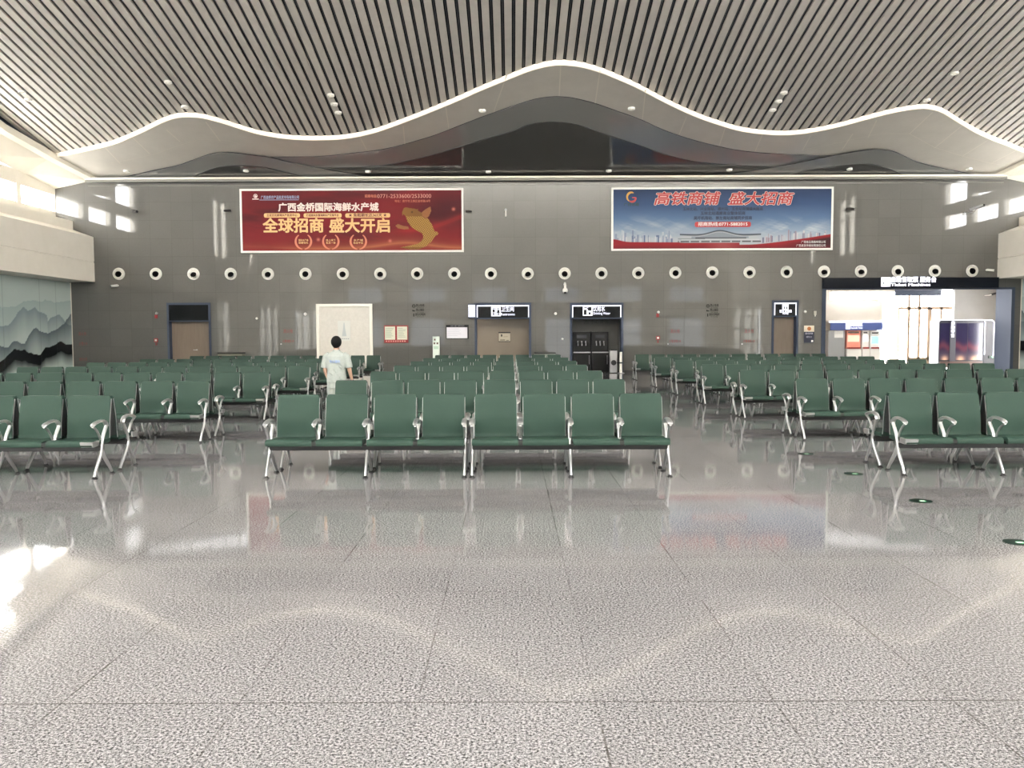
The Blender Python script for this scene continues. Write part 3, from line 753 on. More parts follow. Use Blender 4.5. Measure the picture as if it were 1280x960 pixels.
dispenser(740, 761.5, 'black water dispenser with three taps, right of the niche pair')
bx0 = onY(762.5, 460, D-.55).x; bx1 = onY(771.5, 460, D-.55).x
bn = thing('litter_bin', ((bx0+bx1)/2, D-.4, 0), 'grey steel box bin with round black opening beside the water niche', 'bin')
MB().box(bx0, bx1, D-.55, D-.2, .02, .98).build('body', M_steel, bn, bevel=.015)
MB().lathe([(.02, 0), (.115, .0), (.115, .03), (.06, .035)], ((bx0+bx1)/2, D-.585, .46), 'y').build('opening', M_rubber, bn)
MB().box(bx0+.02, bx1-.02, D-.53, D-.22, .98, 1.03).build('lid', M_beam, bn)
pX = onY(776, 460, D-.5).x
po = thing('barrier_post', (pX, D-.5, 0), 'white barrier post with black belt right of the litter bin', 'post')
MB().cyl((pX, D-.5, .02), (pX, D-.5, .92), .06).build('post_tube', M_plastic, po, smooth=True)
MB().lathe([(.16, 0), (.16, .02), (.06, .04)], (pX, D-.5, 0)).build('post_base', M_steel, po)
MB().cyl((pX, D-.5, .42), (pX, D-.5, .48), .064).build('belt_ring', M_rubber, po)
MB().tube([(pX-.06, D-.5, .45), (bx1-.02, D-.58, .45)], .018).build('belt', M_rubber, po)
# family toilet door on the right
portal_frame('family', 'door_2'); a, b, t = rect['family']
d_ = bpy.data.objects['door_2']; MB().box(a+.075, b-.075, D+.30, D+.34, 0, t).build('leaf', M_wood, d_)
sg = sign_box('family', 'lit black sign with white pictogram above the narrow right-hand door', h=.58)
ix, iz = W(981.5, 384.5); icon_tile(ix, iz+.02, .27, sg, 'family')
tx, tz = W(981.5, 389.3); text('第三卫生间', tx, tz, .13, M_led, sg, 'sign_lettering', D-.04, bold=.06, width=.53)
tx, tz = W(981.5, 392); text('Family', tx, tz, .08, M_led, sg, 'sign_lettering', D-.04, bold=.05, width=.26)

# flush hydrant doors in the stone, with red lettering
M_redtxt = mat('red_vinyl', (104, 28, 28), .5)
def flush_door(n, px0, px1, py0, name_side):
    x0, _ = W(px0, 420); x1, _ = W(px1, 420); _, z1 = W((px0+px1)/2, py0)
    m = MB(); g = .014
    m.box(x0-g, x0+g, D-.004, D, .12, z1); m.box(x1-g, x1+g, D-.004, D, .12, z1); m.box(x0, x1, D-.004, D, z1-g, z1+g)
    o = struct(m.build(f'door_{n}', mat('dark_reveal', (74, 72, 68), .8)))
    xc = (x0+x1)/2
    _, za = W((px0+px1)/2, 414.3); _, zb = W((px0+px1)/2, 426.7)
    text('消火栓', xc, za, .19, M_redtxt, o, 'red_lettering', D-.008, width=.42, bold=.01); text('火警请拨119', xc, zb, .14, M_redtxt, o, 'red_lettering', D-.008, width=.5, bold=.01)
    kx, kz = W(px0+2.5, 430); MB().cyl((kx, D-.03, kz), (kx, D, kz), .03).build('door_knob', M_steel, o)
flush_door(3, 349, 371.5, 397.5, 'l'); flush_door(4, 832.5, 855, 395, 'r'); flush_door(5, 925, 947.5, 395, 'r')
for i, (px, py, s_, lab) in enumerate([(103, 417.5, '消火栓', 'red hydrant lettering high on the stone beside the left mural'), (104, 430, '火警119', 'red fire call lettering below the hydrant lettering beside the left mural'), (104, 449.5, '消防水泵', 'lowest red lettering on the stone beside the left mural')]):
    x, z = W(px, py); tag(text(s_, x, z, .17, mat('dark_red_vinyl', (112, 40, 38), .5), None, 'red_lettering', D-.006, width=.36), lab, 'lettering')
# alarm devices
def alarm(px, py, label, strobe):
    x, z = W(px, py); r = thing('alarm_beacon' if strobe else 'fire_call_point', (x, D, z), label, 'fire alarm')
    if strobe:
        MB().box(x-.06, x+.06, D-.05, D, z-.14, z+.02).build('red_housing', M_red, r, bevel=.01); MB().ball((x+.03, D-.04, z+.08), .06, .05, .06).build('beacon_lamp', M_plastic, r, smooth=True)
    else:
        MB().box(x-.085, x+.085, D-.05, D, z-.03, z+.14).build('housing', M_red, r, bevel=.01); MB().box(x-.045, x+.045, D-.056, D-.05, z+.02, z+.1).build('press_pane', M_plastic, r)
        MB().box(x-.04, x+.04, D-.03, D, z-.16, z-.05).build('red_tag', M_redtxt, r)
alarm(195.5, 394, 'red and white alarm beacon on the stone left of the brown door', True); alarm(195.5, 427, 'red fire call point on the stone left of the brown door', False)
alarm(822, 392.5, 'red alarm beacon on the wall right of the water niche', True); alarm(822.3, 424, 'red fire call point on the wall right of the water niche', False)

# ------------------------------------------------------------------ round air nozzles along the wall
NZ = [(148.7, 342.3), (195, 342.3), (242, 342.4), (288.5, 342.4), (335, 342.4), (382, 342.4), (428.7, 342.3), (475.3, 342.2), (521.5, 342), (567.8, 342), (613.7, 342), (659.7, 342), (705.9, 341.8), (751.8, 341.6), (797.8, 341.3), (844, 341), (890.3, 340.7), (936.7, 340.4), (983.2, 340), (1029.8, 339.5), (1076, 339.2), (1122, 339), (1168.3, 338.7), (1215, 338.5)]
nzm = None
M_throat = mat('black_nozzle_throat', (4, 4, 4), .6, spec=.05)
for i, (px, py) in enumerate(NZ):
    x, z = W(px, py)
    lab = f'white round air nozzle in the wall row, {ORD[i]} from the left' if i < 12 else f'white round air nozzle in the wall row, {ORD[23-i]} from the right'
    if nzm is None:
        nzm = thing('air_nozzle', (x, D, z), lab, 'air nozzle', 'round white air nozzles along the back wall')
        MB().lathe([(.262, 0), (.262, -.03), (.235, -.05), (.215, -.04), (.20, -.02), (.20, 0)], (x, D, z), 'y', 28).build('outer_ring', M_plastic, nzm, smooth=True)
        MB().lathe([(.195, -.02), (.185, -.06), (.15, -.075), (.135, -.05), (.13, 0)], (x, D, z), 'y', 28).build('inner_ring', M_plastic, nzm, smooth=True)
        ey = MB(); ey.lathe([(.001, -.035), (.11, -.035), (.115, -.06), (.125, -.06), (.13, -.02), (.13, 0)], (0, 0, 0), 'y', 24)
        e = ey.build('jet_eye', M_throat, nzm, smooth=True); e.location = (0, -.02, 0)
        ey.v = []; 
        for v in e.data.vertices: pass
        # children built in world space around the first nozzle; re-centre the eye
        for v in e.data.vertices: v.co += Vector((x, D, z))
        cur = nzm
    else:
        cur = copy_tree(nzm); cur.location = (x, D, z); cur['label'] = lab
    eye_ = [c for c in cur.children if c.name.startswith('jet_eye')][0]
    k = random.Random(i*7+1); eye_.location = (k.uniform(-.01, .02), -.02, -.035+k.uniform(-.02, .02))

# ------------------------------------------------------------------ the two advertising banners
def banner(px0, px1, py0, py1, pyr, label, name, img, nx, nz):
    x0, z1 = W(px0, py0); x1, _ = W(px1, py0); _, z0 = W((px0+px1)/2, pyr)
    root = thing(name, ((x0+x1)/2, D, z0), label, 'banner')
    m = MB(); f_ = .085; y0, y1 = D-.09, D-.002
    m.box(x0, x1, y0, y1, z1-f_, z1); m.box(x0, x1, y0, y1, z0, z0+f_); m.box(x0, x0+f_, y0, y1, z0+f_, z1-f_); m.box(x1-f_, x1, y0, y1, z0+f_, z1-f_)
    m.build('frame', M_plastic, root)
    X0_, X1_, Z0_, Z1_ = x0+f_, x1-f_, z0+f_, z1-f_
    art('printed_sheet', nx, nz, lambda u, v: np.stack([X0_+(X1_-X0_)*u, np.full(u.shape, D-.07), Z0_+(Z1_-Z0_)*v], 1), img*(.74 if name == 'red_banner' else .6), attr_mat('banner_print', .5, .2), root)
    return root, (X0_, X1_, Z0_, Z1_)
NX, NZ_ = 560, 160
U, V = np.meshgrid(np.linspace(0, 1, NX+1), np.linspace(0, 1, NZ_+1))
AU = U*275; AV = (1-V)*76        # picture units: about one photo pixel, origin at the sheet's top left
# --- red banner
im = np.ones(U.shape+(3,))*L3_((118, 22, 30))
lay(im, .55+.45*smooth_noise(AU*.02, AV*.06, 2, 2, 21), (140, 24, 34)); lay(im, np.clip(.6*smooth_noise(AU*.015, AV*.08, 2.4, 2.2, 8), 0, .6), (70, 16, 26))
lay(im, np.clip(1-((AU-262)**2/60**2+(AV-22)**2/30**2), 0, 1)*.75, (62, 14, 26)); lay(im, np.clip(1-((AU-40)**2/60**2+(AV-8)**2/22**2), 0, 1)*.6, (74, 16, 26))
hz = 73.5-7*np.exp(-((AU-205)/40)**2)-3*np.exp(-((AU-10)/40)**2)
lay(im, np.exp(-np.abs(AV-hz)/3.2)*.75*np.clip((AU-15)/80, .25, 1), (196, 120, 80)); lay(im, np.clip((AV-hz)/4, 0, 1)*.5, (150, 50, 45))
for k, (x_, w_) in enumerate([(95, 62), (185, 64), (265, 24)]): lay(im, np.exp(-((AU-x_)**2+(AV-w_)**2)/3.5)*.8, (230, 130, 110))
for cx_, cy_, th_ in [(215, 50, .5), (240, 42, .2)]:
    lay(im, np.exp(-np.abs(AV-(cy_-(AU-cx_)*.22+3*np.sin(AU*.06)))/2.2)*np.clip((AU-170)/40, 0, 1)*.35, (190, 44, 44))
# golden carp leaping out of the waves
body = [(203,22),(206,21.5),(210,22.5),(215,23),(219,24),(221,23.3),(220,25.5),(226,29),(233,36),(238,44),(241,52),(244,52.5),(246,55),(241,59),(237,65),(230,71),(222,74.5),(212,75),(203,73.5),(197,72.5),(204,71),(212,69.5),(219,68),(224,65),(227,60),(226,55),(221,52),(217,50),(213,47),(208,41),(205,33),(202,30),(201,33),(200.5,28),(202,24)]
gold = inpoly(AU, AV, body)
lay(im, gold*1., (146, 100, 44))
sc = (np.abs(np.sin(AU*1.25+AV*.8))*np.abs(np.sin(AU*.9-AV*1.2)))
lay(im, gold*(AV > 33)*(AV < 72)*np.clip(sc*1.6-.3, 0, 1)*.9, (214, 172, 92)); lay(im, gold*(AV > 33)*(sc < .12)*.8, (74, 42, 18)); lay(im, gold*(AV < 33)*.5*np.clip((AU-203)/14, 0, 1), (118, 76, 34))
for fin in ([(226,33),(225,28),(230,24),(236,20.5),(237,26),(234,33),(230,36)], [(208,46),(202,45),(195,42.5),(192,45),(195,48),(203,49.5),(209,49)]):
    fm_ = inpoly(AU, AV, fin); lay(im, fm_*1., (128, 66, 36)); lay(im, fm_*np.abs(np.sin(AU*2.2+AV*2))*.5, (206, 150, 96))
lay(im, np.exp(-((AU-213)**2+(AV-27.5)**2)/1.2), (40, 20, 16))
rb_, (bx0, bx1, bz0, bz1) = banner(300, 579.3, 236.6, 236, 315.8, 'red advertising banner with golden carp and Chinese lettering, upper left wall', 'red_banner', im, NX, NZ_)
def on_sheet(px, py): return W(px, py)
M_pale = mat('pale_print', (232, 214, 206), .5); M_gold = mat('gold_print', (226, 180, 122), .5); M_rose = mat('rose_print', (206, 120, 92), .5); M_dred = mat('dark_red_print', (96, 22, 24), .5); M_bluetxt = mat('pale_blue_print', (150, 160, 190), .5)
TY = D-.08
def bt(body, px, py, hpx, wpx, m, par, bold=.02, shear=0., name='lettering', Y=TY, al='CENTER'):
    x, z = W(px, py); k = D/F
    return text(body, x, z, hpx*k, m, par, name, Y, align=al, width=wpx*k, bold=bold, shear=shear)
bt('广西金桥国际海鲜水产城', 411, 260, 10.8, 124, M_pale, rb_, .035, name='title_lettering')
bt('全球招商', 367.5, 283.5, 18.5, 75.5, M_gold, rb_, .03, name='headline_lettering'); bt('盛大开启', 450.5, 283.5, 18.5, 75, M_gold, rb_, .03, name='headline_lettering')
bt('招商电话:', 464, 245.8, 4.2, 15, M_rose, rb_); bt('0771-2533600/2533000', 505.5, 245.7, 6.6, 66.5, mat('salmon_print', (214, 150, 136), .5), rb_, .0, name='phone_lettering')
bt('地址：南宁市江南区金桥路18号', 516, 251.9, 3.4, 44, M_rose, rb_, 0)
def pill(px0, px1, py0, py1, m, par, Y=D-.075, name='pill'):
    x0, z1 = W(px0, py0); x1, z0 = W(px1, py1); r = (z1-z0)/2*.7; pts = []
    for cx, cz, a0 in ((x1-r, z1-r, 0), (x0+r, z1-r, 90), (x0+r, z0+r, 180), (x1-r, z0+r, 270)):
        for q in range(6): w = math.radians(a0+q*18); pts.append((cx+r*math.cos(w), cz+r*math.sin(w)))
    return MB().prism(pts, lambda p: (p[0], Y, p[1]), lambda p: (p[0], Y+.004, p[1])).build(name, m, par)
for (a, b, s_) in ((330.5, 375.5, '立足泛北部湾水产批发中心'), (380, 427.5, '打造面向东盟海鲜水产交易平台'), (432, 488, '★ 免租期长达365天 ★')):
    pill(a, b, 267, 272.2, M_gold, rb_, name='gold_pill'); bt(s_, (a+b)/2, 269.6, 4.4 if '★' in s_ else 3.2, (b-a)*.84, M_dred, rb_, .03)
def ring_arc(px, py, rp, par, m, gap=35):
    x, z = W(px, py); r = rp*D/F; mb = MB()
    for a0, a1 in ((90+gap, 262), (278, 450-gap)):
        P = [(x+r*math.cos(math.radians(a0+(a1-a0)*q/12)), TY+.004, z+r*math.sin(math.radians(a0+(a1-a0)*q/12))) for q in range(13)]
        mb.tube(P, [.02+.028*math.sin(math.pi*q/12) for q in range(13)], n=5, up=(0, 1, 0), flat=.1)
    mb.build('laurel_badge', m, par)
for px, (s1, s2) in zip((379.8, 414, 448.3), (('国际水产城', '规模领先'), ('线上线下', '批发一体'), ('水产城', '标志平台'))):
    ring_arc(px, 302, 9.6, rb_, M_rose); bt(s1, px, 300.7, 2.9, 12, M_gold, rb_, .01); bt(s2, px, 304, 2.9, 12, M_gold, rb_, .01)
lx, lz = W(320, 246); 
m = MB(); m.lathe([(.09, 0), (.09, .006)], (lx, TY, lz+.02), 'y', 16); m.box(lx-.14, lx+.14, TY, TY+.006, lz-.13, lz-.09); m.build('round_emblem', M_pale, rb_)
m = MB(); m.tube([(lx+.05*math.cos(q*.5), TY-.004, lz+.02+.05*math.sin(q*.5)) for q in range(9)], .012, n=5); m.build('emblem_swirl', M_dred, rb_)
bt('广西金桥农产品批发市场有限公司', 350.7, 247.3, 4.4, 47, M_bluetxt, rb_, .02)
MB().box(*[W(325, 249.6)[0], W(374, 249.6)[0]], TY, TY+.004, W(350, 250.6)[1], W(350, 249.9)[1]).build('underline', M_bluetxt, rb_)
# --- blue banner
im = np.ones(U.shape+(3,))
t_ = np.clip(AV/76, 0, 1)
stops = [(0, (44, 66, 104)), (.25, (66, 94, 140)), (.5, (106, 136, 176)), (.7, (164, 184, 208)), (.85, (206, 212, 222)), (1, (214, 216, 222))]
for c in range(3): im[..., c] = np.interp(t_, [s[0] for s in stops], [lin(s[1])[c] for s in stops])
cl = np.clip(smooth_noise(AU*.08, AV*.16, 1.4, 1.6, 17)+.15, 0, 1)
lay(im, cl*np.exp(-((AU-228)/42)**2)*np.exp(-((AV-53)/11)**2)*1.3, (214, 222, 232)); lay(im, cl*np.exp(-((AU-40)/60)**2)*np.exp(-((AV-52)/11)**2)*.9, (214, 222, 232))
lay(im, np.exp(-((AU-20)/70)**2)*np.clip((AV-60)/8, 0, 1)*.4, (236, 222, 216))
rs = np.random.RandomState(9)
for k in range(60):
    x_ = rs.uniform(0, 75); h_ = rs.uniform(3, 9)+(7 if rs.rand() > .86 else 0); w_ = rs.uniform(1, 2.6); base = 67
    lay(im, ((AU > x_)*(AU < x_+w_)*(AV > base-h_)*(AV < base+2))*rs.uniform(.5, .95), [(236, 236, 240), (150, 164, 190), (206, 214, 226), (112, 128, 164)][rs.randint(4)])
for k in range(40):
    x_ = rs.uniform(188, 272); h_ = rs.uniform(2, 6)+(5 if rs.rand() > .9 else 0); w_ = rs.uniform(1, 2.4); base = 66-(x_-188)*.09
    lay(im, ((AU > x_)*(AU < x_+w_)*(AV > base-h_)*(AV < base+3))*rs.uniform(.5, .95), [(240, 228, 228), (176, 150, 160), (214, 206, 214), (120, 120, 150)][rs.randint(4)])
rl = np.where(AU < 160, 67.5+.008*(AU-80)-3.5*np.exp(-(AU/12)**2), 0); rl = np.where(AU >= 160, 71-(AU-160)*.02-np.clip(AU-175, 0, 200)**1.35*.022, rl)
lay(im, np.clip((AV-rl)*1.4, 0, 1), (172, 34, 46)); lay(im, np.clip((AV-rl-2)*.3, 0, 1)*np.clip((AU-205)/50, 0, 1), (74, 26, 34)); lay(im, np.clip((AV-71)/6, 0, .7), (120, 26, 40)); lay(im, np.clip((AV-rl)*1.4, 0, 1)*np.exp(-((AU-140)/18)**2)*.5, (210, 110, 110))
# the station building
def ys(u): return 53.2+5.8*(1-np.exp(-((u-135)/17)**2))-1.2*np.clip(np.abs(u-135)-30, 0, 30)/25
inx = (AU > 84)*(AU < 187)
lay(im, inx*(AV > ys(AU))*(AV < 68.5)*np.clip((100-np.abs(AU-135)*1.95)/20+.4, 0, 1), (206, 210, 216))
lay(im, (np.abs(AU-135) < 36)*(AV > ys(AU)+2)*(AV < 63)*.8, (150, 160, 172)); lay(im, inx*np.exp(-((AV-ys(AU))/.9)**2), (44, 54, 66)); lay(im, (AU > 104)*(AU < 168)*np.exp(-((AV-62.5)/.8)**2)*.9, (58, 60, 68))
lay(im, (AU > 86)*(AU < 185)*np.exp(-((AV-64.6)/.6)**2)*.85, (236, 238, 242)); lay(im, (AU > 84)*(AU < 186)*np.exp(-((AV-57.6)/.35)**2)*(np.abs(AU-135) > 22)*.7, (70, 80, 96)); lay(im, (AU > 82)*(AU < 188)*np.exp(-((AV-67)/.9)**2)*(np.abs((AU % 13)-6) > 1)*.95, (52, 32, 36))
lay(im, (AU > 82)*(AU < 116)*np.exp(-((AV-63.6)/.5)**2)*.7, (60, 66, 80))
bb_, _ = banner(764, 1041.3, 234.8, 234, 313.2, 'blue advertising banner with red Chinese headline and station picture, upper right wall', 'blue_banner', im, NX, NZ_)
M_hred = mat('headline_red', (168, 40, 44), .5); M_out = mat('headline_outline', (222, 190, 180), .5); M_navyp = mat('navy_print', (30, 44, 74), .5); M_wp = mat('white_print', (232, 230, 228), .5)
for s_, cx in (('高铁商铺', 857), ('盛大招商', 949.3)):
    bt(s_, cx, 249.6, 17, 83, M_out, bb_, .05, .22, 'headline_outline', Y=D-.074); bt(s_, cx, 249.6, 17, 82, M_hred, bb_, .018, .22, 'headline_lettering', Y=D-.08)
bt('玉林北站、兴业南站、横州站、五合站商铺盛大招商', 903, 261.7, 4.6, 99, M_navyp, bb_, .035); bt('玉林北站通廊商业整体招商', 903, 267.2, 4.6, 55.5, M_navyp, bb_, .035); bt('吴圩机场站、崇左南站商铺同步招商', 903, 273.1, 4.6, 72, M_navyp, bb_, .035)
pill(868, 938, 277.6, 284, M_hred, bb_, name='red_pill'); bt('招商热线:0771-5882015', 903, 280.8, 5.2, 61, M_wp, bb_, .012)
bt('欢迎咨询', 902, 286.3, 2.2, 16, mat('grey_print', (110, 122, 142), .5), bb_, 0)
bt('广西南玉铁路有限公司', 1016, 302.9, 3.4, 30, M_wp, bb_, 0); bt('广西高铁传媒有限责任公司', 1013, 307.4, 3.4, 36, M_wp, bb_, 0)
ex, ez = W(789, 247.3)
m = MB(); m.tube([(ex+.19*math.cos(math.radians(a)), TY, ez+.02+.2*math.sin(math.radians(a))) for a in range(60, 260, 20)], [.02, .04, .05, .055, .055, .05, .045, .04, .03, .02], n=6, flat=.2, up=(0, 1, 0)); m.build('gold_swoosh', mat('emblem_gold', (200, 150, 70), .5), bb_)
m = MB(); m.tube([(ex+.02+.17*math.cos(math.radians(a)), TY, ez-.02+.16*math.sin(math.radians(a))) for a in range(230, 385, 20)], [.02, .04, .05, .055, .05, .045, .04, .03], n=6, flat=.2, up=(0, 1, 0)); m.box(ex+.03, ex+.17, TY-.002, TY+.004, ez-.03, ez+.02); m.build('red_swoosh', mat('emblem_red', (180, 60, 60), .5), bb_)
bt('广西铁路', 789, 256.2, 4.2, 19, mat('dark_teal_print', (24, 56, 66), .5), bb_, .04)

# ------------------------------------------------------------------ boards, posters and small fittings on the wall
px0, pz1 = W(395.5, 380); px1, _ = W(465.5, 380)
fb = thing('white_display_board', ((px0+px1)/2, D, .1), 'large white framed display board behind the person in white', 'board')
m = MB(); m.box(px0, px0+.12, D-.1, D, .1, pz1); m.box(px1-.12, px1, D-.1, D, .1, pz1); m.box(px0+.12, px1-.12, D-.1, D, pz1-.12, pz1); m.build('frame', mat('bright_white_frame', (244, 240, 230), .4), fb)
MB().box(px0+.12, px1-.12, D-.04, D-.005, .1, pz1-.12).build('backing_panel', grain_mat('off_white_texture', (206, 201, 193), (216, 211, 203), 9, .5), fb)
sx0, sz1 = W(422.5, 401); sx1, sz0 = W(438.5, 426)
sh = MB().box(sx0, sx1, D-.055, D-.04, sz0, sz1).build('poster_sheet', mat('poster_paper', (214, 214, 208), .4), fb)
xc = (sx0+sx1)/2; MB().prism([(xc-.1, sz0+.2), (xc+.1, sz0+.2), (xc+.04, sz0+.55), (xc+.015, sz1-.08), (xc-.015, sz1-.08), (xc-.04, sz0+.55)], lambda p: (p[0], D-.058, p[1]), lambda p: (p[0], D-.055, p[1])).build('tower_print', mat('pale_blue_grey', (184, 190, 190), .5), sh)
m = MB(); [m.box(sx0+.06+q*.09, sx0+.12+q*.09, D-.058, D-.055, sz0+.07, sz0+.11) for q in range(5)]; m.build('caption_print', mat('pale_caption', (160, 162, 162), .5), sh)
# red notice board
x0, z1 = W(480, 406.8); x1, z0 = W(510.6, 428.5)
nb = thing('red_notice_board', ((x0+x1)/2, D, z0), 'red framed board holding two printed notice sheets', 'notice board')
MB().box(x0, x1, D-.04, D, z0, z1).build('frame', M_red, nb, bevel=.01)
k = (x1-x0)
for q in (0, 1):
    a = x0+k*(.04+.5*q); b = a+k*.42
    s_ = MB().box(a, b, D-.045, D-.04, z0+.14, z1-.05).build('notice_sheet', mat('notice_paper', (206, 206, 186), .5), nb)
    m = MB(); rr = random.Random(q)
    for r in range(8): zz = z1-.12-r*.055; m.box(a+.04, a+.04+(b-a-.08)*rr.uniform(.5, 1), D-.048, D-.045, zz-.016, zz)
    m.build('printed_lines', mat('green_grey_print', (130, 146, 130), .5), s_)
m = MB(); [m.box(x0+.08+.1*r, x0+.14+.1*r, D-.043, D-.04, z0+.05, z0+.1) for r in range(9)]; m.build('footer_print', mat('pale_red_print', (220, 150, 140), .5), nb)
# direction lettering (two sets)
M_dk = mat('black_vinyl', (10, 10, 10), .6, spec=.1)
def rules(px, lab):
    x, z = W(px, 388); r = thing('rule_lettering', (x, D, z-.3), lab, 'lettering')
    for q, s_ in enumerate(('禁止吸烟', '禁止躺卧', '请勿大声喧哗')):
        zz = W(px, 382.5+q*5.7)[1]
        text(s_, x+.08, zz+.02, .13, M_dk, r, 'rule_line', D-.006, width=.36 if q < 2 else .45, bold=.01); text('No ' + ('smoking', 'lying', 'shouting')[q], x+.08, zz-.07, .05, M_dk, r, 'rule_line', D-.006, width=.3)
        m = MB()
        if q == 0: m.tube([(x-.2+.065*math.cos(w*.5236), D-.006, zz+.065*math.sin(w*.5236)) for w in range(13)], .013, n=5); m.box(x-.24, x-.16, D-.008, D-.004, zz-.01, zz+.01)
        elif q == 1: m.box(x-.26, x-.14, D-.008, D-.004, zz-.035, zz); m.box(x-.26, x-.22, D-.008, D-.004, zz, zz+.03)
        else: m.box(x-.225, x-.185, D-.008, D-.004, zz-.06, zz+.03); m.ball((x-.205, D-.006, zz+.05), .022, .004, .022, 8)
        m.build('rule_symbol', M_dk, r)
rules(523, 'black rule lettering on the stone above the red notice board'); rules(890.5, 'black rule lettering on the stone between the two right hydrant doors')
# white notice board
x0, z1 = W(557.5, 406.3); x1, z0 = W(586, 423.6)
nb = thing('white_notice_board', ((x0+x1)/2, D, z0), 'white notice board with black header left of the restroom opening', 'notice board')
MB().box(x0, x1, D-.04, D, z0, z1).build('frame', M_black, nb); MB().box(x0+.03, x1-.06, D-.046, D-.04, z0+.03, z1-.1).build('notice_sheet', mat('lilac_white', (226, 224, 232), .4), nb)
text('旅客须知', (x0+x1)/2, z1-.05, .08, mat('grey_vinyl', (120, 120, 128), .5), nb, 'header_lettering', D-.045, width=.6)
m = MB(); rr = random.Random(3)
for r in range(6): zz = z1-.16-r*.06; m.box(x0+.07, x0+.07+.7*rr.uniform(.6, 1), D-.05, D-.046, zz-.012, zz)
m.build('printed_lines', mat('faint_print', (190, 188, 200), .5), nb)
# white charging stand
yk = D-.35; xk = onY(545, 430, yk).x; wk = 8.4*yk/F/2; ztop = onY(545, 420.5, yk).z
ks = thing('charging_stand', (xk, yk, 0), 'slim white upright service stand left of the restroom opening', 'stand')
MB().box(xk-wk, xk+wk, yk, yk+.22, .03, ztop).build('body', mat('mint_white_panel', (222, 232, 222), .35), ks, bevel=.015); MB().box(xk-wk-.06, xk+wk+.06, yk-.06, yk+.28, 0, .03).build('base', M_steel, ks)
for q, (dx, dz) in enumerate(((-.05, .12), (-.07, .28), (.06, .28))): MB().box(xk+dx-.035, xk+dx+.035, yk-.008, yk, ztop-dz-.06, ztop-dz+.02).build('socket', mat('dark_brown_plastic', (88, 66, 58), .4), ks)
MB().box(xk-.1, xk+.1, yk-.006, yk, ztop-.55, ztop-.42).build('label_plate', mat('pale_green_plate', (180, 206, 186), .4), ks)
# poster right of the family door
x0, z1 = W(1005, 407); x1, z0 = W(1017.2, 428.5)
ps = thing('service_poster', ((x0+x1)/2, D, z0), 'small navy poster with orange badge right of the narrow door', 'poster')
zm = z1-.27; MB().box(x0, x1, D-.02, D, zm, z1).build('badge_card', mat('cream_card', (212, 202, 184), .5), ps); MB().box(x0, x1, D-.02, D, z0, zm).build('navy_panel', mat('navy_print_panel', (34, 38, 58), .4), ps)
m = MB().lathe([(.085, 0), (.085, .008)], ((x0+x1)/2, D-.03, (zm+z1)/2), 'y', 20).build('badge', mat('orange_badge', (168, 98, 48), .5), ps)
text('重点旅客', (x0+x1)/2, zm-.08, .09, mat('pale_lilac', (190, 190, 206), .5), ps, 'poster_lettering', D-.024, width=.34); text('服务台', (x0+x1)/2, zm-.23, .08, MATS['pale_lilac'], ps, 'poster_lettering', D-.024, width=.24)
MB().box(x1-.12, x1-.04, D-.024, D-.02, z0+.04, z0+.12).build('white_tag', M_plastic, ps)
# sockets, sensors and cameras
def dot(px, py, r, lab, name='wall_sensor'):
    x, z = W(px, py); o = MB().lathe([(r, 0), (r*.95, -.03), (r*.5, -.055), (.004, -.06)], (x, D, z), 'y', 16).build(name, M_plastic, None, smooth=True, origin=(x, D, z)); tag(o, lab, 'sensor')
dot(694.5, 392, .062, 'upper of two small white discs left of the water niche'); dot(703, 423.7, .05, 'lower of two small white discs left of the water niche'); dot(381.7, 392.6, .07, 'small white disc left of the white display board'); dot(1006.4, 389.6, .06, 'small white cone sensor right of the narrow door sign')
dot(321, 398, .05, 'small pale disc on the stone left of the flush hydrant door')
x, z = W(1018.5, 391); so = thing('wall_socket_box', (x, D, z), 'grey double box on the stone above the navy poster', 'box'); MB().box(x-.06, x+.06, D-.06, D, z-.1, z+.08).build('cover', mat('grey_plastic', (150, 148, 140), .4), so, bevel=.01); MB().cyl((x, D-.04, z-.16), (x, D-.04, z-.1), .02).build('cable_gland', M_plastic, so)
def bullet_cam(px, py, lab, dirx, white=False, s=1.):
    x, z = W(px, py); r = thing('security_camera', (x, D, z), lab, 'camera')
    MB().lathe([(.05*s, 0), (.05*s, -.03)], (x, D, z), 'y', 14).build('wall_plate', M_plastic if white else M_black, r)
    MB().tube([(x, D-.03, z), (x+dirx*.05, D-.16*s, z-.01)], .018*s).build('bracket_arm', M_plastic if white else M_black, r)
    a = Vector((x-dirx*.03, D-.12*s, z+.0)); b = a + Vector((dirx*.26, -.24, -.05))*s
    MB().tube([a, b], .062*s, n=12).build('housing', M_plastic if white else mat('dark_camera_body', (34, 28, 26), .4), r, smooth=True)
    MB().tube([b, b+(b-a).normalized()*.02], .05*s, n=12).build('lens', M_gloss_black, r)
bullet_cam(169, 264.5, 'black bullet camera high on the far left of the stone wall', 1); bullet_cam(288, 263.5, 'black bullet camera just left of the red banner', -1, s=.8); bullet_cam(584, 264.5, 'small black camera just right of the red banner', 1, s=.8); bullet_cam(1058, 261.5, 'black bullet camera just right of the blue banner', 1, s=.9)
bullet_cam(147.5, 357, 'white bullet camera below the leftmost air nozzle', -1, True, .8); bullet_cam(1233, 337.5, 'white bullet camera right of the rightmost air nozzle', 1, True, .8)
x, z = W(1210, 264); r = thing('security_camera', (x, D, z), 'camera on a long bracket arm high on the right wall', 'camera')
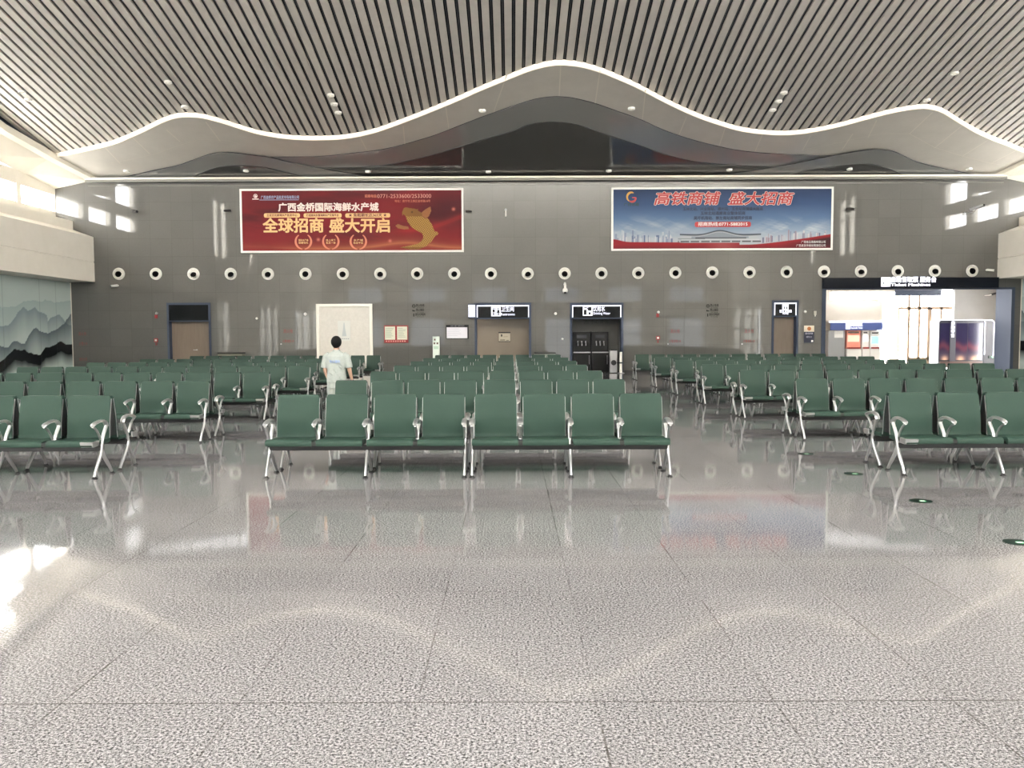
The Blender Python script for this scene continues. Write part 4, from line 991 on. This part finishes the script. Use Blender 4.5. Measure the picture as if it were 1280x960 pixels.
MB().tube([(x-.15, D, z-.05), (x-.1, D-.25, z-.12), (x+.1, D-.3, z-.1), (x+.18, D-.3, z+.02)], .02).build('bracket_arm', M_steel, r, smooth=True); MB().tube([(x-.1, D-.3, z+.02), (x+.34, D-.55, z+.16)], .06, n=12).build('housing', M_steel, r, smooth=True); MB().tube([(x+.34, D-.55, z+.16), (x+.4, D-.58, z+.18)], .06, n=12).build('lens', M_gloss_black, r)
x, z = W(632.3, 266); r = thing('security_camera', (x, D, z), 'small ceiling-style camera on the wall between the two banners', 'camera')
MB().lathe([(.05, 0), (.05, -.12), (.02, -.13)], (x, D, z+.12), 'y', 14).build('wall_mount', M_steel, r, smooth=True); MB().cyl((x, D-.12, z-.17), (x, D-.12, z+.08), .035, .028).build('housing', M_plastic, r, smooth=True)
x, z = W(705.8, 361.5); r = thing('dome_camera', (x, D, z), 'white dome camera on a wall bracket between restroom and water signs', 'camera')
MB().tube([(x, D, z+.2), (x, D-.2, z+.24), (x, D-.32, z+.16), (x, D-.32, z+.02)], .05, n=12).build('bracket_arm', M_plastic, r, smooth=True); MB().ball((x, D-.32, z-.08), .115, .115, .13).build('housing', M_plastic, r, smooth=True); MB().ball((x, D-.36, z-.16), .07, .07, .06).build('dome', M_gloss_black, r, smooth=True)

# ------------------------------------------------------------------ lamps on the ceiling
def on_plane(px, py, zw, off=0): return onC(px, py, zw-off)
def disc_lamp(p, r, lab, group, name='ceiling_downlight', lens=None):
    o = thing(name, p, lab, 'ceiling light', group)
    MB().lathe([(r, .03), (r, -.035), (r*.82, -.05), (r*.7, -.03), (r*.7, 0)], p, 'z', 20).build('trim_ring', M_plastic, o, smooth=True)
    MB().lathe([(r*.7, -.004), (r*.3, -.02), (.003, -.022)], p, 'z', 16).build('lens', lens or mat('frosted_lens', (236, 230, 214), .4, emit=.5), o, smooth=True)
slat_l = [(27.5, 114.5, 'left end, upper of two'), (35, 124.5, 'left end, lower of two'), (210, 102.5, 'above the left wave crest'), (231, 133.5, 'right at the left wave crest'), (413.5, 118.8, 'left valley, topmost of three'), (418, 130, 'left valley, middle of three'), (423, 140.8, 'left valley, lowest of three'), (980, 115.8, 'right valley, topmost of three'), (973.3, 126.6, 'right valley, middle of three'), (966, 137.3, 'right valley, lowest of three'), (1193.5, 91.5, 'above the right wave crest'), (1158.5, 125, 'right at the right wave crest')]
for px, py, w_ in slat_l: disc_lamp(onC(px, py, ZS-.01), .13, 'white round lamp on the slatted ceiling, '+w_, 'lamps on the slatted ceiling')
for px, py, w_ in [(603, 138.3, 'left of the central crest'), (789.3, 135.7, 'right of the central crest'), (158, 214, 'near the left end'), (1211.3, 211, 'near the right end')]: disc_lamp(onC(px, py, Z1-.01), .13, 'white round downlight in the matt wave soffit, '+w_, 'downlights in the matt wave soffit')
sof = [(307.5, 213.4), (460, 214.3), (610.5, 214.6), (761, 213.4), (911.7, 212.2), (1062, 211.4)]
for i, (px, py) in enumerate(sof): disc_lamp(onC(px, py, 8.42), .12, f'small downlight in the dark glossy soffit, {ORD[i] if i < 3 else ORD[5-i]} from the {"left" if i < 3 else "right"}', 'downlights in the dark glossy soffit')

# ------------------------------------------------------------------ floor markers, bins
for px, py, lab in [(1151, 626.3, 'second nearest'), (1272, 678, 'nearest'), (1067, 592.3, 'third nearest'), (1007, 567.4, 'fourth nearest')]:
    p = onZ(px, py, 0); o = thing('floor_marker', (p.x, p.y, 0), f'round dark green floor sticker right of the centre block, {lab} to the camera', 'floor sticker', 'round floor stickers')
    MB().lathe([(.105, 0), (.105, .003)], (p.x, p.y, 0), 'z', 24).build('disc', mat('dark_green_vinyl', (10, 30, 22), .5, spec=.1), o)
    MB().lathe([(.034, .003), (.034, .0045)], (p.x+.01, p.y-.015, 0), 'z', 18).build('centre_ring', mat('green_vinyl', (40, 160, 90), .4), o)
    MB().box(p.x-.018, p.x+.03, p.y-.03, p.y-.005, .0045, .006).build('symbol', M_plastic, o)
def recycle(px0, px1, lab, m):
    y = D-.55; x0 = onY(px0, 445, y).x; x1 = onY(px1, 445, y).x; zt = onY((px0+px1)/2, 440.7, y).z
    o = thing('recycling_bin', ((x0+x1)/2, y, 0), lab, 'bin')
    MB().box(x0, x1, y, y+.38, .04, zt-.06).build('body', m, o, bevel=.02); MB().box(x0-.01, x1+.01, y-.01, y+.39, zt-.06, zt).build('lid', M_rubber, o, bevel=.015)
    for q in (0, 1): MB().box(x0+.06+q*(x1-x0)/2, x0-.06+(q+1)*(x1-x0)/2, y-.006, y, zt-.26, zt-.14).build('opening', M_rubber, o)
recycle(668, 694.5, 'grey bin with black lid behind the rearmost centre row', mat('grey_green_bin', (110, 116, 108), .4)); recycle(272, 303, 'olive grey bin behind the rearmost left row', mat('olive_bin', (100, 100, 86), .45))

# ------------------------------------------------------------------ bright side hall behind the right-hand opening
a, b, t = rect['vestibule']; YB = D+8.4
vm = MB()
vm.box(a-2.2, a-2.0, D+TH, YB, 0, 4.3); vm.box(24.6, 24.8, D+TH, YB, 0, 4.3)
struct(vm.build('wall_side_hall', M_white))
struct(MB().box(a-2.2, 24.8, D+TH, YB, 3.92, 4.1).build('ceiling_side_hall', M_white))
fr = MB(); fr.box(a-.03, a+.14, D-.03, D+TH+.02, 0, t); fr.box(b-.08, b+.06, D-.03, D+1.15, 0, 3.66); fr.box(a+.1, b, D-.02, D+.1, 3.58, 3.66)
struct(fr.build('trim_18', M_bluemetal))
hx1 = W(1246, 353)[0]
hx_ = W(1246, 353)[0]; struct(MB().box(hx_, b-.0, D-.005, D+.2, 3.6, t).build('trim_21', M_wall))
hs = thing('header_sign', ((a+hx1)/2, D-.15, 3.62), 'long navy header sign with lit white lettering over the bright opening', 'sign')
MB().box(a-.02, hx1, D-.16, D, W(1137, 360.3)[1], W(1137, 347.2)[1]).build('sign_face', M_navy, hs)
M_bright = mat('lit_white_strong', (244, 244, 255), .5, emit=.7)
ix, iz = W(1105.2, 352.7); MB().box(ix-.2, ix+.2, D-.17, D-.16, iz-.2, iz+.2).build('pictogram_tile', M_bright, hs, bevel=.004)
m = MB(); m.box(ix-.12, ix-.07, D-.176, D-.17, iz-.1, iz); m.box(ix+.04, ix+.08, D-.176, D-.17, iz-.1, iz-.03); m.box(ix+.1, ix+.14, D-.176, D-.17, iz+.06, iz+.1); m.build('pictogram', M_navy, hs)
tx, tz = W(1139.5, 350.3); text('自助售取票 服务台', tx, tz, .26, M_bright, hs, 'sign_lettering', D-.17, bold=.025, width=1.95); tx, tz = W(1136, 356.3); text('Ticket Machines', tx, tz, .17, M_bright, hs, 'sign_lettering', D-.17, bold=.02, width=1.72)
# kiosk wall
YK = D+3.6
def K(px, py, Y=YK): p = onY(px, py, Y); return p.x, p.z
kx0, kzt = K(1035, 377.5); kx1, _ = K(1103.5, 377.5); _, kzs = K(1070, 402); _, kzb = K(1070, 412.7)
km = MB(); km.box(kx0-2, kx1, YK+.5, YK+.7, 0, 3.9); km.box(kx0-2, kx1, YK, YK+.5, kzs+.05, kzt)
struct(km.build('wall_kiosk', grain_mat('beige_stone', (176, 168, 154), (184, 176, 162), 1.2, .35)))
ks = thing('kiosk_sign', ((kx0+kx1)/2, YK, kzb), 'blue lit sign band over the ticket machines', 'sign')
MB().box(kx0+.12, kx1, YK-.06, YK, kzb, kzs-.05).build('sign_face', mat('blue_sign', (70, 84, 134), .35), ks); MB().box(kx0+.05, kx1, YK-.07, YK, kzs-.05, kzs+.04).build('light_border', M_led, ks)
tx, tz = K(1069, 406); text('自动售票机', tx, tz, .2, M_led, ks, 'sign_lettering', YK-.07, width=.62, bold=.05); tx, tz = K(1070, 410); text('Automatic Ticket', tx, tz, .1, M_led, ks, 'sign_lettering', YK-.07, width=.58, bold=.03); tx, tz = K(1059.5, 407.5); MB().box(tx-.12, tx+.1, YK-.075, YK-.06, tz-.15, tz+.15).build('pictogram_tile', M_led, ks)
gx0, _ = K(1036, 430); gx1, _ = K(1056.5, 430)
cp = thing('kiosk_cabinet', ((gx0+gx1)/2, YK+.2, 0), 'grey metal cabinet with a white paper notice left of the ticket machine', 'cabinet')
MB().box(gx0, gx1, YK+.05, YK+.48, 0, kzb-.02).build('body', M_steel, cp); tx, tz = K(1049, 417.8); MB().box(tx-.21, tx+.21, YK+.04, YK+.05, tz-.17, tz+.17).build('paper_notice', M_plastic, cp)
def kiosk(px0, px1, pyt, lab, body, screen, scr_z):
    x0, zt = K(px0, pyt); x1, _ = K(px1, pyt); o = thing('ticket_machine', ((x0+x1)/2, YK+.2, 0), lab, 'ticket machine')
    MB().box(x0, x1, YK, YK+.5, 0, .95).build('lower_body', M_plastic, o, bevel=.02); MB().box(x0+.02, x1-.02, YK+.1, YK+.5, .95, zt).build('upper_body', body, o, bevel=.02)
    MB().box(x0+.06, x1-.06, YK-.05, YK+.12, .95, 1.02).build('shelf', mat('dark_red_plastic', (150, 50, 44), .4), o); MB().box(x0+.07, x1-.08, YK+.085, YK+.1, scr_z, scr_z+.32).build('screen', screen, o)
    MB().box(x0+.08, x1-.1, YK+.09, YK+.1, zt-.14, zt-.07).build('header_plate', mat('dark_grey_plate', (84, 78, 78), .4), o)
kiosk(1059, 1077.5, 412.7, 'red and white ticket machine under the blue sign', mat('pale_red_plastic', (226, 150, 130), .4), mat('lit_screen_warm', (230, 150, 130), .3, emit=.7), 1.28)
kiosk(1078.5, 1088, 413, 'plain white machine right of the red ticket machine', M_plastic, mat('lit_screen_pale', (236, 230, 226), .3, emit=.8), 1.3)
kiosk(1089, 1101.5, 413.5, 'white machine with turquoise poster screen', M_plastic, mat('lit_screen_teal', (110, 196, 206), .3, emit=.9), 1.2)
# glazed facade of the side hall
YG = D+6.6
def G(px, py): p = onY(px, py, YG); return p.x, p.z
gm = MB(); gp = MB()
vx = [G(p, 400)[0] for p in (1123, 1136.2, 1149.2, 1162.3, 1176.5, 1193)]
for i, x in enumerate(vx): gm.box(x-(.11 if i == 3 else .06), x+(.11 if i == 3 else .06), YG, YG+.1, 0, 3.9 if i in (1, 2) else G(1160, 384)[1])
gm.box(vx[0], vx[-1], YG, YG+.1, G(1160, 387)[1], G(1160, 383.5)[1]); gm.box(vx[1], vx[3], YG, YG+.1, .30, .44)
gp.add([(vx[0]-1.3, YG+.05, 0), (24.6, YG+.05, 0), (24.6, YG+.05, 3.9), (vx[0]-1.3, YG+.05, 3.9)], [(0,1,2,3)])
dr = struct(gm.build('door_6', mat('bronze_door_frame', (150, 128, 106), .5))); gp.build('pane', M_glass, dr)
cxa, cxb = G(1104, 400)[0], G(1121, 400)[0]
struct(MB().box(cxb-.45, cxb, YG-.2, YG+.4, 0, 3.9).build('trim_19', mat('cream_column', (236, 226, 204), .5)))
bm_ = MB(); p0, p1 = onY(1100, 370, D+4.2), onY(1165, 364, D+6.3)
bm_.add([(p0.x, p0.y, 3.52), (p0.x+.5, p0.y, 3.52), (p1.x+.5, p1.y, 3.6), (p1.x, p1.y, 3.6), (p0.x, p0.y, 3.92), (p0.x+.5, p0.y, 3.92), (p1.x+.5, p1.y, 3.92), (p1.x, p1.y, 3.92)], [(0,1,2,3),(4,5,6,7),(0,1,5,4),(1,2,6,5),(2,3,7,6),(3,0,4,7)])
struct(bm_.build('trim_20', M_bluemetal))
ll = thing('ceiling_light_strip', (kx0+1.2, YK-.6, 3.6), 'long white light strip under the side hall ceiling above the kiosks', 'ceiling light')
MB().box(kx0-.2, kx1+.1, YK-1.0, YK-.7, 3.62, 3.9).build('housing', M_white, ll); MB().box(kx0-.2, kx1+.1, YK-1.02, YK-.68, 3.28, 3.6).build('diffuser', mat('strip_light_diffuser', (244, 246, 255), .5, emit=4), ll)
# grey wall to the right inside the side hall
yw = D+5.6; rwx0 = onY(1193, 380, yw).x
struct(MB().box(rwx0, 24.6, yw, yw+.2, 0, 3.92).build('wall_side_panel', grain_mat('grey_panel', (120, 118, 116), (126, 124, 122), 1, .4)))
# glazed dark cabinet (three lit panels) standing in the side hall
YCb = D+3.0
def Cc(px, py): p = onY(px, py, YCb); return p.x, p.z
c0, cz1 = Cc(1174.5, 400); c1, _ = Cc(1232, 400); _, cz0 = Cc(1200, 451.5)
vc = thing('vending_cabinet', ((c0+c1)/2, YCb, 0), 'dark rounded three-panel glass cabinet with white light edge in the bright opening', 'cabinet')
MB().box(c0, c1, YCb+.02, YCb+.9, .05, cz1).build('body', mat('graphite', (40, 40, 48), .4), vc, bevel=.05)
MB().box(c0+.05, c1-.1, YCb-.03, YCb+.03, .05, cz0).build('plinth', mat('brown_metal', (96, 74, 66), .4), vc)
eg = MB(); eg.tube([(c0, YCb, cz1-.06), (c0+.06, YCb, cz1), (c1-.14, YCb, cz1), (c1-.06, YCb, cz1-.02), (c1-.02, YCb, cz1-.1), (c1-.02, YCb, cz0+.3)], .022, n=8, up=(0, 1, 0)); eg.build('light_edge', M_led, vc)
pxs = [(1174.8, 1187.3), (1193.5, 1208.2), (1210.2, 1227)]
for q, (pa, pb) in enumerate(pxs):
    xa, za = Cc(pa, 404); xb, zb = Cc(pb, 450)
    nx_, nz_ = 30, 60; u_, v_ = np.meshgrid(np.linspace(0, 1, nx_+1), np.linspace(0, 1, nz_+1)); pi_ = np.ones(u_.shape+(3,))*L3_((38, 34, 62))
    lay(pi_, np.exp(-((v_-.36-.05*np.sin(u_*5+q))/.1)**2)*.7, (110, 60, 70)); lay(pi_, np.clip((.3-v_)/.2, 0, 1)*.6, (104, 92, 100)); lay(pi_, np.exp(-((u_-.5)**2/.06+(v_-.02)**2/.006)), (226, 180, 150))
    art('picture_panel', nx_, nz_, (lambda xa, xb, za, zb: lambda u, v: np.stack([xa+(xb-xa)*u, np.full(u.shape, YCb-.02), zb+(za-zb)*v], 1))(xa, xb, za, zb), pi_, attr_mat('panel_print', .15, .5), vc)
xa, za = Cc(1187.5, 402); xb, zb = Cc(1193.3, 451); MB().box(xa, xb, YCb-.05, YCb+.02, zb, za).build('mullion', mat('grey_mullion', (74, 74, 82), .4), vc)
sx, _ = Cc(1190.3, 410)
for q, ch in enumerate('自助零售'): text(ch, sx, Cc(1190, 404+q*5.2)[1], .19, M_led, vc, 'sign_lettering', YCb-.06, bold=.03)
q0, _ = Cc(1233.5, 420); q1, qz = Cc(1246.5, 400)
sp = thing('steel_locker', ((q0+q1)/2, YCb+.3, 0), 'brushed steel locker panel at the right of the dark glass cabinet', 'cabinet')
MB().box(q0, q1+.3, YCb+.25, YCb+.8, 0, qz).build('body', mat('grey_locker', (58, 58, 62), .5), sp, bevel=.03); MB().tube([(q0, YCb+.24, qz), (q1-.1, YCb+.24, qz), (q1, YCb+.24, qz-.1), (q1, YCb+.24, .6)], .025, n=8, up=(0, 1, 0)).build('light_edge', M_led, sp)
gx, gz = Cc(1242.5, 446.3); MB().box(gx-.12, gx+.1, YCb+.2, YCb+.25, gz-.06, gz+.06).build('exit_plate', mat('dark_green_plate', (14, 44, 26), .4), sp); MB().box(gx+.02, gx+.08, YCb+.19, YCb+.2, gz-.03, gz+.03).build('exit_symbol', mat('lit_green', (150, 240, 180), .4, emit=1.5), sp)
px, pz = onY(1236, 368, yw).x, onY(1236, 368, yw).z
r = thing('security_camera', (px, yw, pz), 'camera on the grey wall inside the bright side hall', 'camera'); MB().tube([(px-.2, yw, pz-.06), (px-.1, yw-.2, pz-.05), (px+.1, yw-.3, pz)], .02).build('bracket_arm', M_plastic, r); MB().tube([(px, yw-.25, pz-.02), (px+.22, yw-.4, pz+.06)], .05, n=10).build('housing', M_beam, r, smooth=True)
portal('daylight_portal', (21.5, YG+.2, 2), (-math.pi/2, 0, 0), 7, 3.9)

# ------------------------------------------------------------------ the person in white walking to the back wall
PX, PY = onY(420.5, 450, 14.95).x, 14.95
per = thing('person', (PX, PY, 0), 'person in a white short-sleeved uniform walking away between the benches', 'person')
def remesh(mb_list, name, mats, parent, vox, smooth_it=2):
    o = MB()
    for m in mb_list: o.add(m.v, m.f)
    ob = o.build(name, mats, parent)
    md = ob.modifiers.new('r', 'REMESH'); md.mode = 'VOXEL'; md.voxel_size = vox
    sm = ob.modifiers.new('s', 'SMOOTH'); sm.iterations = smooth_it; sm.factor = .5
    dg = bpy.context.evaluated_depsgraph_get(); me = bpy.data.meshes.new_from_object(ob.evaluated_get(dg))
    ob.modifiers.clear(); ob.data = me; me.polygons.foreach_set('use_smooth', [True]*len(me.polygons)); return ob
def P_(x, y, z): return (PX+x, PY+y, z)
def limb(pts, rad, n=12): return MB().tube([P_(*p) for p in pts], rad, n=n)
def loft(rings, n=20):     # rings: (z, cx, cy, rx, ry)
    vs = []; fs = []
    for z, cx, cy, rx, ry in rings:
        for j in range(n):
            w = 2*math.pi*j/n; c, s = math.cos(w), math.sin(w)
            vs.append(P_(cx+rx*math.copysign(abs(c)**.85, c), cy+ry*math.copysign(abs(s)**.85, s), z))
    k = len(rings); fs = [(i*n+j, i*n+(j+1) % n, (i+1)*n+(j+1) % n, (i+1)*n+j) for i in range(k-1) for j in range(n)] + [tuple(range(n)), tuple(range((k-1)*n, k*n))]
    return MB().add(vs, fs)
M_skin = mat('skin', (172, 138, 118), .55); M_hair = grain_mat('black_hair', (4, 4, 4), (9, 8, 8), 60, .6, spec=.15); M_cloth = grain_mat('white_uniform_cloth', (142, 148, 143), (152, 158, 153), 30, .8)
parts = [loft([(.84, 0, 0, .14, .10), (1.0, 0, 0, .13, .095), (1.2, 0, .01, .15, .10), (1.32, 0, .01, .13, .085), (1.37, 0, .01, .07, .06)])]
parts.append(limb([(0, .01, 1.33), (0, .02, 1.44)], [.055, .052]))
hd = MB().ball(P_(0, .03, 1.525), .072, .09, .108, 20); parts.append(hd)
fc = MB(); fc.ball(P_(0, .085, 1.485), .052, .045, .06); fc.ball(P_(0, .128, 1.515), .012, .02, .022, 10); fc.ball(P_(0, .12, 1.475), .022, .012, .01, 10); parts.append(fc)
for s_ in (-1, 1): parts.append(MB().ball(P_(s_*.076, .02, 1.52), .012, .022, .034, 10))
armL = [(-.165, .01, 1.30), (-.205, .0, 1.12), (-.205, .0, 1.03), (-.165, .05, .86)]; armR = [(.165, .01, 1.30), (.215, -.01, 1.13), (.235, -.01, 1.04), (.265, .03, .87)]
for A in (armL, armR): parts.append(limb(A, [.055, .044, .040, .026]))
def hand(w, s_, down):
    out = []; w = Vector(w)
    out.append(MB().tube([P_(*w), P_(*(w+Vector((s_*.006, .004, -.04)))), P_(*(w+Vector((s_*.01, .01, -.09))))], [.024, .036, .034], n=10, flat=.55))
    for q, L in enumerate((.066, .076, .072, .056)):
        b = w+Vector((s_*.008, -.026+q*.018+.01, -.085)); out.append(MB().tube([P_(*b), P_(*(b+Vector((s_*.002, .004, -L*.55)))), P_(*(b+Vector((-s_*.014, .008, -L))))], [.0095, .009, .007], n=8))
    b = w+Vector((0, .026, -.03)); out.append(MB().tube([P_(*b), P_(*(b+Vector((-s_*.004, .03, -.03)))), P_(*(b+Vector((-s_*.012, .036, -.062))))], [.013, .011, .009], n=8))
    return out
parts += hand((-.162, .053, .865), -1, 1) + hand((.267, .033, .875), 1, 1)
for s_, f_ in ((-1, .12), (1, -.10)):
    parts.append(limb([(s_*.075, 0, .86), (s_*.085, f_*.6, .47), (s_*.085, f_*.7-(0 if f_ > 0 else .1), .09)], [.085, .055, .038]))
    fy = f_*.7-(0 if f_ > 0 else .1); parts.append(MB().tube([P_(s_*.085, fy-.05, .05), P_(s_*.085, fy+.06, .05), P_(s_*.085, fy+.17, .04)], [.035, .04, .03], n=10))
remesh(parts, 'body', M_skin, per, .0075, 3)
hr = MB().ball(P_(0, .012, 1.54), .097, .106, .112, 24); nap = MB().ball(P_(0, -.03, 1.485), .066, .05, .06, 16)
remesh([hr, nap], 'hair', M_hair, per, .008, 3)
sh = [loft([(.79, 0, 0, .165, .125), (.82, 0, 0, .178, .135), (.90, 0, 0, .178, .135), (1.02, 0, 0, .165, .125), (1.18, 0, .0, .178, .125), (1.28, 0, .005, .185, .115), (1.335, 0, .01, .14, .09), (1.375, 0, .015, .07, .062), (1.40, 0, .015, .062, .058)])]
for A, s_ in ((armL, -1), (armR, 1)): sh.append(limb([(s_*.12, .005, 1.30), (s_*.175, .005, 1.265), (A[1][0], A[1][1], 1.12), (A[1][0]*1.03, A[1][1], 1.07)], [.07, .078, .075, .074], 14))
rr = random.Random(4)
for q in range(9):      # soft folds across the back
    x0_ = rr.uniform(-.12, .1); z0_ = rr.uniform(.88, 1.18); sh.append(limb([(x0_, -.118, z0_), (x0_+rr.uniform(.02, .06), -.124, z0_-.05), (x0_+rr.uniform(.05, .1), -.12, z0_-.12)], [.006, .013, .006], 6))
for q in range(12): w = q/12*6.283; sh.append(limb([(.168*math.cos(w), .127*math.sin(w), .86), (.17*math.cos(w), .13*math.sin(w), .80)], [.008, .014], 6))
remesh(sh, 'shirt', M_cloth, per, .0075, 3)
text('物业服务', PX, 1.185, .055, mat('pale_blue_lettering', (140, 160, 200), .7), per, 'back_lettering', PY-.134, width=.19, bold=.02)
tr = [loft([(.70, 0, 0, .15, .115), (.78, 0, 0, .155, .12), (.86, 0, 0, .15, .11)])]
for s_, f_ in ((-1, .12), (1, -.10)):
    fy = f_*.7-(0 if f_ > 0 else .1); tr.append(limb([(s_*.078, 0, .80), (s_*.085, f_*.25, .68), (s_*.088, f_*.6, .45), (s_*.088, fy, .10)], [.10, .10, .082, .072], 14))
remesh(tr, 'trousers', M_cloth, per, .009, 3)
for s_, f_ in ((-1, .12), (1, -.10)):
    fy = f_*.7-(0 if f_ > 0 else .1); MB().tube([P_(s_*.085, fy-.07, .045), P_(s_*.085, fy+.05, .05), P_(s_*.085, fy+.19, .038)], [.04, .046, .034], n=12).build('shoe', M_rubber, per, smooth=True)
